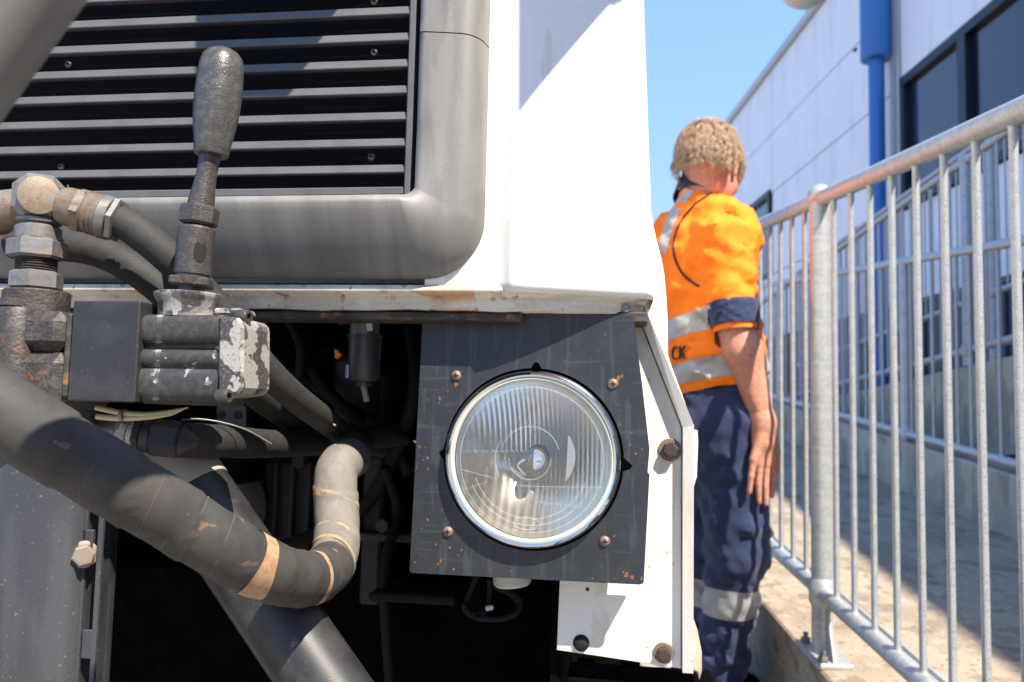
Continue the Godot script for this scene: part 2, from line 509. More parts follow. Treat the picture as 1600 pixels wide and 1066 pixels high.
	surf("post_steel", t, 0.5, 0.1, 4.0, 0.025)
	t = painted(Color(0.135, 0.135, 0.14), [[190, 0.01, 0.4, 0.7, Color(0.215, 0.215, 0.22), 0.7], [191, 0.02, 0.86, 0.90, Color(0.45, 0.36, 0.31), 0.8, 2, -0.1], [192, 0.08, 0.87, 0.89, Color(0.5, 0.47, 0.44), 0.7]], 512, 0.03, 0.6, 0.2)
	surf("tube_black", t, 0.45, 0.0, 5.0, 0.02)
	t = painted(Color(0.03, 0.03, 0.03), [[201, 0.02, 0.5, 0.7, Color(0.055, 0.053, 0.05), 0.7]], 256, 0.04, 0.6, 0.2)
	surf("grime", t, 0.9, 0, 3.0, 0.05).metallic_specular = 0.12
	t = painted(Color(0.50, 0.43, 0.38), [[211, 0.06, 0.5, 0.65, Color(0.42, 0.27, 0.2), 0.8], [212, 0.1, 0.6, 0.7, Color(0.62, 0.56, 0.5), 0.6]], 256, 0.05, 0.6, 0.2)
	surf("screw_rust", t, 0.55, 0.35, 30.0, 0.02)
	plain("rust_brown", Color(0.46, 0.30, 0.20), 0.8)
	plain("wrap_seam", Color(0.36, 0.325, 0.29), 0.8)
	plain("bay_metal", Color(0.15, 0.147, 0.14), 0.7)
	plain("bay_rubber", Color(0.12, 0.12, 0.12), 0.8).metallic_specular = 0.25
	plain("screw_zinc", Color(0.55, 0.54, 0.5), 0.4, 0.6)
	plain("bolt_dark", Color(0.27, 0.235, 0.22), 0.45, 0.4)
	plain("bolt_beige", Color(0.52, 0.47, 0.42), 0.55, 0.25)
	plain("black", Color(0.03, 0.03, 0.03), 0.8)
	plain("chrome", Color(0.86, 0.87, 0.88), 0.07, 1.0)
	plain("gasket", Color(0.72, 0.74, 0.68), 0.35)
	plain("reflector", Color(0.96, 0.945, 0.91), 0.19, 1.0)
	plain("cream_wire", Color(0.72, 0.69, 0.55), 0.5)
	plain("blue_pipe", Color(0.20, 0.45, 0.72), 0.4)
	plain("window_frame", Color(0.09, 0.09, 0.11), 0.4)
	plain("window_inside", Color(0.06, 0.075, 0.11), 0.7)
	plain("roof_trim", Color(0.72, 0.73, 0.74), 0.5)
	plain("plastic_white", Color(0.82, 0.81, 0.77), 0.5)
	plain("orange_plastic", Color(1.0, 0.58, 0.05), 0.5)
	plain("filter_alloy", Color(0.46, 0.45, 0.43), 0.4, 0.5)
	plain("filter_bowl", Color(0.2, 0.205, 0.21), 0.35)
	plain("dark_door", Color(0.28, 0.30, 0.34), 0.6)
	var lens := plain("lens_glass", Color(0.97, 1.0, 0.98, 0.012), 0.0)
	lens.transparency = BaseMaterial3D.TRANSPARENCY_ALPHA
	var mg := plain("moulded_glass", Color(0.93, 0.95, 0.92, 0.16), 0.3)
	mg.transparency = BaseMaterial3D.TRANSPARENCY_ALPHA
	var pane := plain("window_glass", Color(0.08, 0.11, 0.18, 0.3), 0.02)
	pane.transparency = BaseMaterial3D.TRANSPARENCY_ALPHA
	t = painted(Color(0.92, 0.922, 0.925), [[221, 0.006, 0.4, 0.7, Color(0.90, 0.905, 0.91), 0.8], [222, 0.02, 0.68, 0.8, Color(0.80, 0.81, 0.81), 0.3, -8]], 256, 0.006, 0.5, 0.3)
	surf("wall_panel", t, 0.55, 0, 0.5, 0.0)
	# cloth and skin
	t = painted(Color(1.0, 0.52, 0.06), [[231, 0.01, 0.4, 0.7, Color(0.99, 0.47, 0.05), 0.8]], 256, 0.02, 0.9, 0.3)
	surf("orange_cloth", t, 0.85, 0, 6.0, 0.03)
	t = painted(Color(0.125, 0.172, 0.305), [[241, 0.02, 0.45, 0.7, Color(0.155, 0.205, 0.345), 0.7]], 256, 0.04, 0.9, 0.3)
	var nv := surf("navy_cloth", t, 0.9, 0, 6.0, 0.05)
	nv.rim_enabled = true
	nv.rim = 0.3
	t = painted(Color(0.66, 0.66, 0.655), [[251, 0.02, 0.5, 0.7, Color(0.6, 0.6, 0.6), 0.6]], 256, 0.03, 0.6, 0.3)
	surf("silver_tape", t, 0.5, 0.15, 8.0, 0.02)
	plain("navy_piping", Color(0.10, 0.10, 0.17), 0.8)
	t = painted(Color(0.74, 0.53, 0.44), [[261, 0.02, 0.45, 0.7, Color(0.69, 0.43, 0.36), 0.7], [262, 0.06, 0.62, 0.75, Color(0.58, 0.36, 0.29), 0.6], [263, 0.014, 0.5, 0.8, Color(0.80, 0.62, 0.52), 0.6]], 512, 0.05, 0.6, 0.15)
	var sk := surf("skin", t, 0.5, 0, 7.0, 0.06)
	sk.subsurf_scatter_enabled = true
	sk.subsurf_scatter_strength = 0.06
	t = painted(Color(0.66, 0.54, 0.43), [[271, 0.012, 0.4, 0.7, Color(0.78, 0.70, 0.60), 0.8], [272, 0.012, 0.6, 0.8, Color(0.52, 0.39, 0.30), 0.6]], 256, 0.05, 0.6, 0.3)
	surf("hair", t, 0.5, 0, 14.0, 0.0)

# ---------------------------------------------------------------- the yard, the building and the ramps
var D1 := Vector3()
var D2 := Vector3()
var DB := Vector3()

func along(d: Vector3, l: float, h: float, s: float) -> Vector3:     # l metres to the right of the camera, h above it, s metres on along d
	return cam_pos + d.cross(Vector3.UP).normalized() * l + Vector3.UP * (h + 0.0227 * l) + d * s

func yard() -> void:
	D1 = ray(823, 511).normalized()
	D2 = ray(823, 730).normalized()
	DB = ray(805, 640)
	DB.y = 0
	DB = DB.normalized()
	begin()
	var n := 24
	var rows := []
	for i in n + 1:
		var row := []
		for k in n + 1:
			row.append(Vector3(-90.0 + 180.0 * k / n, 0, -110.0 + 180.0 * i / n))
		rows.append(row)
	sheet(rows)
	tag(done("ground", M.asphalt), "grey asphalt yard under the truck and the worker", "ground", "", "structure")

func slab(d: Vector3, l0: float, l1: float, h0: float, h1: float, s0: float, s1: float, bev := 0.0) -> void:    # a long block along d, uprights vertical
	var a := along(d, l0, h0, s0); var b := along(d, l1, h0, s0); var c := along(d, l1, h1, s0); var e := along(d, l0, h1, s0)
	if bev > 0:
		var up := Vector3.UP * bev
		var rt := d.cross(Vector3.UP).normalized() * bev
		extrude([a, b, c - up, c - rt, e + rt, e - up], d * (s1 - s0))
	else: extrude([a, b, c, e], d * (s1 - s0))

const BS := 1.4                         # the building stands this much farther off than the figures below
func far(l: float, h: float, s: float) -> Vector3: return along(DB, l * BS, h * BS, s * BS)
func far_slab(l0: float, l1: float, h0: float, h1: float, s0: float, s1: float, bev := 0.0) -> void:
	slab(DB, l0 * BS, l1 * BS, h0 * BS, h1 * BS, s0 * BS, s1 * BS, bev)

func building() -> void:
	var base := far( 3.0, -0.9, 3.0)
	var b := thing("white_building", "white panel-clad building with dark framed windows and blue downpipe behind the railings", "building", Transform3D(), base)
	# what the panels hang on
	begin(b)
	far_slab( 3.035, 7.0, -0.97, 4.02, -9.0, 13.0)
	done("wall_core", plain("joint_grey", Color(0.62, 0.63, 0.64), 0.8), b)
	var panel := func(s0, s1, h0, h1):
		begin(b)
		far_slab( 2.99, 3.03, h0 + 0.006, h1 - 0.006, s0 + 0.006, s1 - 0.006, 0.004)
		done("wall_panel", M.wall_panel, b)
	for h in [[2.5, 3.22], [3.22, 4.0]]:
		panel.call(6.45, 9.55, h[0], h[1])
		panel.call(9.55, 13.0, h[0], h[1])
	for s in [[6.45, 9.55], [11.6, 13.0]]:
		panel.call(s[0], s[1], 1.52, 2.5)
	for s in [[6.45, 9.55], [9.55, 13.0]]:
		panel.call(s[0], s[1], 0.78, 1.52)
	panel.call(-1.0, 6.3, 2.56, 4.0)
	panel.call(-9.0, -1.0, 2.56, 4.0)
	panel.call(-1.0, 6.3, 0.78, 1.5)
	panel.call(-9.0, -1.0, 0.78, 1.5)
	panel.call(-9.0, 2.0, 1.5, 2.56)
	begin(b)
	far_slab( 2.975, 3.03, 0.78, 4.0, 6.31, 6.36, 0.004)
	far_slab( 2.965, 3.03, 0.78, 4.0, 6.385, 6.435, 0.004)
	done("corner_trim", M.roof_trim, b)
	begin(b)
	far_slab( 2.94, 3.25, 4.005, 4.09, -9.0, 13.02, 0.005)
	done("roof_flashing", M.roof_trim, b)
	# windows: frame, mullions, panes
	var window := func(s0, s1, mull):
		var w := part("window", b)
		begin(w)
		far_slab( 2.96, 3.06, 2.48, 2.55, s0, s1)
		far_slab( 2.96, 3.06, 1.505, 1.56, s0, s1)
		for s in [s0, s1 - 0.06]: far_slab( 2.962, 3.058, 1.56, 2.48, s, s + 0.06)
		for s in mull: far_slab( 2.955, 3.05, 1.56, 2.48, s - 0.05, s + 0.05)
		done("window_frame", M.window_frame, w)
		var cuts: Array = [s0 + 0.06]
		for s in mull:
			cuts.append(s - 0.05); cuts.append(s + 0.05)
		cuts.append(s1 - 0.06)
		for i in range(0, cuts.size(), 2):
			begin(w)
			far_slab( 3.0, 3.006, 1.56, 2.48, cuts[i], cuts[i + 1])
			done("pane", M.window_glass, w)
		begin(w)
		far_slab( 3.02, 3.034, 1.5, 2.55, s0, s1)
		done("window_backing", M.window_inside, w)
	window.call(2.06, 6.27, [3.55, 4.46, 5.38])
	window.call(9.6, 11.55, [10.5])
	# the dark doors of the lower storey
	for k in 18:
		begin(b)
		far_slab( 3.0, 3.034, -0.95, 0.76, -5.0 + k * 1.0 + 0.03, -4.0 + k * 1.0 - 0.03, 0.005)
		done("door_panel", M.dark_door, b)
	# rain pipe with its wider head
	var p := part("downpipe", b)
	begin(p)
	var d0 := far(2.87, -0.95, 6.47)
	lathe(d0, Vector3.UP, [[0, 0.0], [0, 0.087], [5.29, 0.087]], 24)
	done("pipe", M.blue_pipe, p)
	begin(p)
	lathe(d0 + Vector3.UP * 5.236, Vector3.UP, [[0, 0.08], [0.0, 0.162], [0.015, 0.171], [1.0, 0.171], [1.02, 0.15], [1.02, 0.0]], 28)
	done("pipe_head", M.blue_pipe, p)
	begin(p)
	box(far( 2.80, 2.98, 6.71), Vector3(0.03, 0.03, 0.07), 0.004)
	done("overflow_slot", M.black, p)
	# the lamp on its arm
	var lb := at(1258, -24, 5.2)
	var lamp := thing("wall_lamp", "pale round outdoor lamp on an arm, high up near the roof edge", "lamp", Transform3D(), lb)
	begin(lamp)
	lathe(lb, Vector3.UP, [[-0.145, 0.0], [-0.138, 0.06], [-0.10, 0.12], [-0.04, 0.158], [0.0, 0.165]], 28)
	done("lamp_bowl", M.plastic_white, lamp)
	begin(lamp)
	lathe(lb, Vector3.UP, [[0.0, 0.17], [0.03, 0.17], [0.10, 0.13], [0.14, 0.05], [0.14, 0.0]], 28)
	done("lamp_hood", M.roof_trim, lamp)
	begin(lamp)
	rod(lb + Vector3(0.1, 0.06, 0), at(1395, -12, 5.3) + Vector3(0.5, 0, 0), 0.028, 12)
	done("lamp_arm", M.galvanised, lamp)

func railing(called: String, label: String, d: Vector3, l: float, h_top: float, h_bot: float, s0: float, s1: float, bal0: float, step: float, posts: Array, foot: float, br := 0.007, cap := true, skip := 0.06, plate := true) -> Node3D:
	var base := along(d, l, foot, posts[0])
	var r := thing(called, label, "railing", Transform3D(), base)
	begin(r)
	rod(along(d, l, h_top, s0), along(d, l, h_top, s1), 0.0215, 20, 0.004)
	done("top_rail", M.galvanised, r)
	begin(r)
	rod(along(d, l, h_bot, s0), along(d, l, h_bot, s1), 0.021, 20, 0.004)
	done("bottom_rail", M.galvanised, r)
	for s in posts:
		var p := along(d, l, foot, s)
		var hh := h_top - foot
		begin(r)
		var prof := [[0.0, 0.0], [0.0, 0.0275], [hh - 0.012, 0.0275], [hh - 0.008, 0.031]]
		if cap:
			for k in 9:
				var a := -0.5 + (PI * 0.5 + 0.5) * k / 8.0
				prof.append([hh + 0.006 + sin(a) * 0.033, cos(a) * 0.033 if k < 8 else 0.0])
		else: prof = [[0.0, 0.0], [0.0, 0.0275], [hh, 0.0275], [hh, 0.0]]
		lathe(p, Vector3.UP, prof, 24)
		# collar where the bottom rail is welded in
		lathe(p + Vector3.UP * (h_bot - foot - 0.035), Vector3.UP, [[0.0, 0.0276], [0.012, 0.034], [0.055, 0.034], [0.07, 0.0276]], 24)
		done("post", M.galvanised, r)
		if plate and p.y > -0.2:
			var fb := part("foot", r)
			var up := Vector3.UP
			var side := d.cross(up).normalized()
			begin(fb)
			var bb := Basis(side, up, -d)
			box(p + up * 0.006, Vector3(0.09, 0.012, 0.17), 0.002, bb)
			done("foot_plate", M.galvanised, fb)
			begin(fb)
			extrude([p - d * 0.028 + up * 0.012, p - d * 0.075 + up * 0.012, p - d * 0.03 + up * 0.13], side * 0.006)
			done("gusset", M.galvanised, fb)
			for e in [-1.0, 1.0]:
				begin(fb)
				var q: Vector3 = p + d * (0.064 * e) + up * 0.012 - side * 0.022
				hexbar(q, up, 0.012, 0.0135)
				rod(q + up * 0.012, q + up * 0.026, 0.007, 12, 0.001)
				done("anchor_bolt", M.zinc, fb)
	var s := bal0
	while s < s1:
		var near := false
		for p in posts:
			if absf(p - s) < skip: near = true
		if not near:
			begin(r)
			var c := along(d, l, h_bot, s)
			var hh := h_top - h_bot
			lathe(c + Vector3.UP * 0.016, Vector3.UP, [[0.0, br + 0.003], [0.006, br + 0.0005], [0.012, br], [hh - 0.044, br], [hh - 0.038, br + 0.0005], [hh - 0.032, br + 0.003]], 12)
			done("baluster", M.galvanised, r)
		s += step
	return r

func ramps() -> void:
	# lower ramp that climbs away beside the worker
	begin()
	slab(D1, 0.745, 2.0, -1.6, -0.853, -0.6, 9.0, 0.006)
	var rp := done("ramp", M.concrete)
	tag(rp, "sloping concrete ramp between the two galvanised railings", "ramp", "", "structure")
	begin()
	slab(D1, 1.96, 2.10, -1.6, -0.60, -0.6, 9.0, 0.008)
	tag(done("kerb", M.wall_concrete), "pale concrete kerb along the far side of the ramp", "kerb", "", "structure")
	# steel strip under the near railing
	var near := railing("ramp_railing", "galvanised railing nearest the camera, beside the worker's right hand", D1, 0.78, 0.345, -0.69, -0.35, 3.75, 1.3137 - 0.1105 * 14, 0.1105, [2.186, 0.05], -0.853, 0.0072)
	begin(near)
	slab(D1, 0.802, 0.808, -0.70, -0.672, -0.35, 3.75)
	done("toe_strip", M.galvanised, near)
	railing("kerb_railing", "galvanised railing standing on the pale kerb across the ramp", D1, 1.985, 0.345, -0.56, 0.1, 8.6, 0.2, 0.113, [4.33, 2.2, 6.46], -0.60, 0.0072, false, 0.05, false)
	# upper ramp of the switchback, falling away
	begin()
	slab(D2, 2.25, 2.92, 0.06, 0.52, -0.5, 9.0, 0.01)
	tag(done("upper_ramp", M.wall_concrete), "raised concrete ramp falling away behind the kerb railing", "ramp", "", "structure")
	railing("upper_railing", "galvanised railing on the raised ramp, in front of the building's windows", D2, 2.27, 1.60, 0.60, 1.0, 8.8, 1.05, 0.113, [4.28, 2.15, 6.41], 0.52, 0.0072, true, 0.05, false)
	railing("wall_side_railing", "galvanised railing of the raised ramp close against the building wall", D2, 2.86, 2.35 - 0.9 + 0.62, 1.42 - 0.35, 1.5, 8.8, 1.55, 0.113, [5.1, 2.97, 7.2], 0.52, 0.006, true, 0.05, false)
	# posts that carry the raised ramp
	for s in [1.2, 4.6, 8.0]:
		begin()
		slab(D2, 2.45, 2.75, -1.8, 0.055, s, s + 0.3)
		tag(done("ramp_pier", M.wall_concrete), ["nearest concrete pier in the dark gap under the raised ramp", "middle concrete pier in the dark gap under the raised ramp", "farthest concrete pier in the dark gap under the raised ramp"][int(s / 3.4)], "pier", "piers under the raised ramp")

# ---------------------------------------------------------------- the truck
func face_w(px: float) -> float:        # right of its crease the cab face runs back towards the corner
	return 0.068 - 0.046 * pow(clampf((px - 806.0) / 200.0, 0.0, 1.0), 1.25)

func vx(u: float, h: float, w: float) -> Vector3: return Vector3(u, h, w)

func round_head(c: Vector3, n: Vector3, r: float, h: float) -> void:      # domed screw head with a cross cut in
	lathe(c, n, [[0.0, r], [h * 0.45, r * 0.93], [h * 0.8, r * 0.7], [h, r * 0.35], [h, 0.0]], 16)

func cross_slot(c: Vector3, n: Vector3, r: float) -> void:
	var b := axes(n)
	box(c, Vector3(r * 1.1, r * 0.16, r * 0.28), 0.0, b)
	box(c + n * 0.00008, Vector3(r * 0.28, r * 0.16, r * 1.1), 0.0, b)

func screw(parent: Node3D, c: Vector3, n: Vector3, r: float, mat: Material, called := "screw") -> void:
	begin(parent)
	round_head(c, n, r, r * 0.62)
	var s := done(called, mat, parent)
	if r > 0.0034:
		begin(parent)
		cross_slot(c + n * (r * 0.60), n, r * 0.85)
		done("slot", M.black, s)

func truck_front() -> void:
	var t := thing("truck", "weathered white truck seen from the front, with black grille and one round headlight", "truck", truck, Vector3(-0.35, 0, 0))
	var Z := Vector3(0, 0, 1)
	# ---- body shell: roof, back and sides that shade the engine bay
	var sill_v := tp(700, 470, 0.05).y
	var top_v := 1.95
	var body_l := -1.75
	var edge := func(y): return tp(lerpf(1008, 1018.5, clampf(y / 320.0, -1.5, 1.4)), y, face_w(1006.0)).x
	begin(t)
	var right_u: float = edge.call(200)
	box(Vector3((body_l + right_u - 0.03) / 2, top_v, -0.72), Vector3(right_u - 0.03 - body_l, 0.03, 1.5), 0.01)
	box(Vector3((body_l + right_u - 0.03) / 2, (sill_v + top_v) / 2, -1.46), Vector3(right_u - 0.03 - body_l, top_v - sill_v, 0.03))
	box(Vector3(body_l, (sill_v + top_v) / 2, -0.72), Vector3(0.03, top_v - sill_v, 1.5), 0.01)
	done("cab_shell", M.white_paint, t)
	begin(t)
	box(Vector3((body_l + right_u - 0.03) / 2, sill_v + 0.012, -0.74), Vector3(right_u - 0.08 - body_l, 0.012, 1.4))
	done("cab_floor", M.grime, t)
	# ---- white front panel with its shallow step, rounded into the side
	begin(t)
	var rows := []
	var vs: Array = [top_v]
	var y_of: Array = [-420.0]
	for k in 13:
		var y := -150.0 + k * 590.0 / 12.0
		y_of.append(y)
		vs.append(tp(900, y, 0.068).y)
	for i in vs.size():
		var h: float = vs[i]
		var re: float = edge.call(y_of[i])
		var row := []
		for q in [[668.0, 0.0555], [740.0, 0.0565], [778.0, 0.057], [783.0, 0.0575], [797.0, 0.066], [803.0, 0.068], [830.0, face_w(830.0)], [860.0, face_w(860.0)], [895.0, face_w(895.0)], [930.0, face_w(930.0)], [965.0, face_w(965.0)]]:
			row.append(vx(tp(q[0], 300, q[1]).x, h, q[1]))
		for k in 7:
			var a := PI / 2 * k / 6.0
			row.append(vx(re - 0.012 + 0.012 * sin(a), h, face_w(1000.0) - 0.012 + 0.012 * cos(a)))
		row.append(vx(re - 0.004, h, -0.3))
		row.append(vx(re - 0.02, h, -1.45))
		rows.append(row)
	# the lower lip rolls under
	var last: Array = rows[-1]
	for k in range(1, 7):
		var a := PI / 2 * k / 6.0
		var row := []
		for p in last:
			row.append(Vector3(p.x, p.y - 0.010 * sin(a), p.z - 0.010 * (1 - cos(a)) if p.z > 0.005 else p.z))
		rows.append(row)
	sheet(rows)
	done("front_panel", M.white_paint, t)
	# windscreen above the photo
	begin(t)
	sheet([[vx(-1.6, 1.86, 0.03), vx(0.05, 1.86, 0.03)], [vx(-1.6, 1.50, 0.0705), vx(0.05, 1.50, 0.0705)]], 0.006, Vector3(0, 0, -1))
	done("windscreen", M.window_inside, t)
	# white face behind the grille
	# ---- lower sill: a flange with rust and bolt heads
	begin(t)
	var ys: float = tp(800, 445, 0.06).y
	rows = []
	var us := []
	var ua: float = tp(806, 450, 0.06).x
	var ub: float = tp(1006, 450, 0.02).x
	for k in 61: us.append(lerpf(-1.7, ub, 1.0 - pow(1.0 - k / 60.0, 2.0)))
	for q in [[0.0, 0.0565, 0.0], [-0.003, 0.060, 0.0], [-0.0075, 0.0595, 0.0], [-0.0105, 0.053, 0.0], [-0.012, 0.047, 1.0], [-0.019, 0.0455, 1.0], [-0.0235, 0.0465, 1.0], [-0.0245, 0.042, 1.0], [-0.0225, -0.06, 0.0]]:
		var row := []
		for u in us:
			var wob: float = (sin(u * 37.0) * 0.0008 + sin(u * 91.0 + 1.0) * 0.0005) * q[2]
			var du: float = clampf((u - ua) / (ub - ua), 0.0, 1.0)
			row.append(vx(u, ys + q[0] + wob, q[1] + wob * 1.5 - (0.046 * pow(du, 1.25) if q[1] > 0 else 0.0)))
		rows.append(row)
	sheet(rows)
	var sill := done("sill", M.rusty_white, t)
	for x in [435, 512, 555, 632, 728]:
		begin(t)
		round_head(tp(x, 456 if x < 700 else 462, 0.0452), Z, 0.0045, 0.002)
		done("rivet", M.screw_rust, sill)
	# second, darker strip under the flange
	begin(t)
	box(vx(-0.61, ys - 0.030, 0.015), Vector3(1.20, 0.008, 0.05), 0.002)
	box(vx(tp(905, 480, 0.0).x, ys - 0.031, -0.008), Vector3(0.075, 0.013, 0.03), 0.001)
	box(vx(tp(975, 470, 0.0).x, ys - 0.027, -0.012), Vector3(0.05, 0.012, 0.05), 0.002)
	done("sill_stiffener", M.rusty_dark, t)
	for x in [928, 978]:
		begin(t)
		hexbar(tp(x, 483, 0.008), Z, 0.006, 0.005)
		done("rivet", M.zinc, t)
	# torn corner of the sill
	begin(t)
	var cn := tp(1001, 458, 0.008)
	extrude([cn + vx(-0.03, -0.006, 0), cn + vx(0.004, -0.013, 0), cn + vx(0.010, -0.002, 0), cn + vx(0.006, 0.010, 0), cn + vx(-0.03, 0.010, 0)], vx(0, 0, -0.012), 0.001)
	done("sill_corner", M.rusty_white, t)
	grille(t)
	headlight(t)
	fender(t)
	bay(t)
	# mirror and wiper box above the photo: they cast the shadows on the cab and the grille
	var k := 0.26
	var sl := SL
	begin(t)
	var mp := []
	for q in [[806, 185], [948, 17], [956, 17], [966, 12], [973, 3], [976, -10], [976, -200], [806, -200]]:
		mp.append(tp(q[0], q[1], face_w(q[0])) + sl * k)
	mp.reverse()
	extrude(_ccw(mp), vx(0, 0, -0.03), 0.003)
	done("mirror_head", M.black, t)
	begin(t)
	var top := Vector3(0, -9, 0)
	for p in mp: top = p if p.y > top.y else top
	tube(curve([top + vx(0.03, -0.02, -0.02), top + vx(0.06, 0.1, -0.1), vx(right_u - 0.1, 1.9, 0.05)]), 0.012, 10)
	done("mirror_arm", M.black, t)
	begin(t)
	mp = []
	for q in [[296, 184], [440, 184], [533, 12], [640, -190], [310, -190], [310, 21], [303, 34], [297, 60]]:
		mp.append(tp(q[0], q[1], 0.07) + sl * 0.24)
	extrude(_ccw(mp), vx(0, 0, -0.03), 0.003)
	done("raised_flap", M.black, t)
	begin(t)
	for x in [mp[1], mp[0]]: rod(x + vx(0, 0.1, -0.02), vx(x.x, x.y + 0.12, 0.06), 0.01, 10)
	done("flap_bracket", M.black, t)

func _ccw(p: Array) -> Array:
	var a := 0.0
	for i in p.size():
		var q: Vector3 = p[(i + 1) % p.size()]
		a += p[i].x * q.y - q.x * p[i].y
	if a < 0: p.reverse()
	return p

func grille(t: Node3D) -> void:
	var g := part("grille", t)
	var ul := -1.5
	var ur := tp(640, 150, 0.07).x
	var v_bot := tp(560, 302, 0.07).y
	begin(g)
	box(vx((ul + ur + 0.012) / 2, v_bot + 0.31, 0.0395), Vector3(ur - ul + 0.03, 0.64, 0.009))
	done("backing", M.grille_dark, g)
	for k in range(-6, 7):
		var yt := 9.0 + 41.3 * k
		var va := tp(636, yt, 0.077).y
		var vb := tp(636, yt + 12.2, 0.079).y
		begin(g)
		var q := [[0.068, va + 0.0014], [0.0752, va + 0.0004], [0.0764, va - 0.0006], [0.0790, vb + 0.0008], [0.0786, vb], [0.0776, vb - 0.0003], [0.068, vb + 0.0012], [0.068, va + 0.0014]]
		var grp := group()
		for i in q.size() - 1:
			quad(vx(ul, q[i + 1][1], q[i + 1][0]), vx(ur, q[i + 1][1], q[i + 1][0]), vx(ur, q[i][1], q[i][0]), vx(ul, q[i][1], q[i][0]))
		done("slat", M.grille_grey, g)
	# frame of the slats
	begin(g)
	var fr := tp(650.5, 150, 0.07).x
	box(vx((ur + fr) / 2, v_bot + 0.305, 0.063), Vector3(fr - ur, 0.62, 0.036), 0.0012)
	done("frame_upright", M.grille_grey, g)
	begin(g)
	box(vx((ul + ur) / 2 - 0.0005, v_bot - 0.0005, 0.0628), Vector3(ur - ul - 0.001, 0.0085, 0.035), 0.0012)
	done("frame_rail", M.grille_grey, g)
	for p in [[585, 3], [585, 82], [580.5, 246], [113, 22], [107, 101], [96, 261]]:
		screw(g, tp(p[0], p[1], 0.0445) , Vector3(0, 0, 1), 0.0043, M.screw_zinc)
	# the moulded surround, in two pieces that meet in a fine seam
	var inner := []
	var outer := []
	var mix := []
	var ui := tp(654, 150, 0.085).x
	var vi := tp(560, 312, 0.085).y
	var uo := tp(762, 150, 0.06).x
	var vo := tp(560, 436, 0.058).y
	var vtop := 1.7
	var vseam := tp(720, 46, 0.09).y
	var up_rows := 14
	for k in up_rows + 1:
		var h := lerpf(vtop, vi + 0.075, k / float(up_rows))
		inner.append(Vector2(ui, h)); outer.append(Vector2(uo, h)); mix.append(0.0)
	for k in range(1, 17):
		var a := PI / 2 * k / 16.0
		inner.append(Vector2(ui - 0.012 + 0.012 * cos(a), vi + 0.012 - 0.012 * sin(a)))
		outer.append(Vector2(uo - 0.062 + 0.062 * cos(a), vo + 0.062 - 0.062 * sin(a)))
		mix.append(k / 16.0)
	for k in range(1, 10):
		var u := lerpf(ui - 0.07, ul - 0.1, k / 9.0)
		inner.append(Vector2(u, vi)); outer.append(Vector2(u, vo)); mix.append(1.0)
	for piece in 2:
		begin(g)
		var rows := []
		for i in inner.size():
			var a: Vector2 = inner[i]
			var b: Vector2 = outer[i]
			if piece == 0 and a.y < vseam + 0.0006:
				if rows.size() and rows[-1][0].y <= vseam + 0.0007: continue
				a.y = vseam + 0.0006; b.y = a.y - 0.006
			if piece == 1:
				if i < up_rows and inner[i + 1].y > vseam: continue
				if a.y > vseam - 0.0006:
					a.y = vseam - 0.0006; b.y = a.y - 0.006
			var row := [vx(a.x, a.y, 0.058), vx(a.x, a.y, 0.081)]
			for k in range(0, 15):
				var s := k / 14.0
				var p := a.lerp(b, 1.0 - (1.0 - s) * (1.0 - s) * 0.35 - (1 - s) * 0.65)
				s = (p - a).length() / maxf((b - a).length(), 1e-6)
				var flat := lerpf(0.62, 0.10, mix[i])
				var e := clampf((s - flat) / (1.0 - flat), 0, 1)
				var prof := sqrt(maxf(0.0, 1.0 - e * e))
				prof = lerpf(prof, 1.0 - 0.55 * s - 0.45 * (1.0 - sqrt(maxf(0.0, 1.0 - s * s))), mix[i])
				var lip := 1.0 - 0.05 * pow(1 - minf(s / 0.12, 1.0), 2)
				row.append(vx(p.x, p.y, 0.0565 + lerpf(0.033, 0.050, mix[i]) * prof * lip))
			rows.append(row)
			if piece == 0 and a.y <= vseam + 0.0007: break
		for i in rows.size(): rows[i].reverse()
		var grid := []
		for i in rows.size():
			var r: Array = rows[i]
			r.reverse()
			grid.append(r)
		sheet(grid)
		done("surround", M.trim_grey, g)

const WH := 0.014                       # how far the headlight plate stands before the truck's zero plane

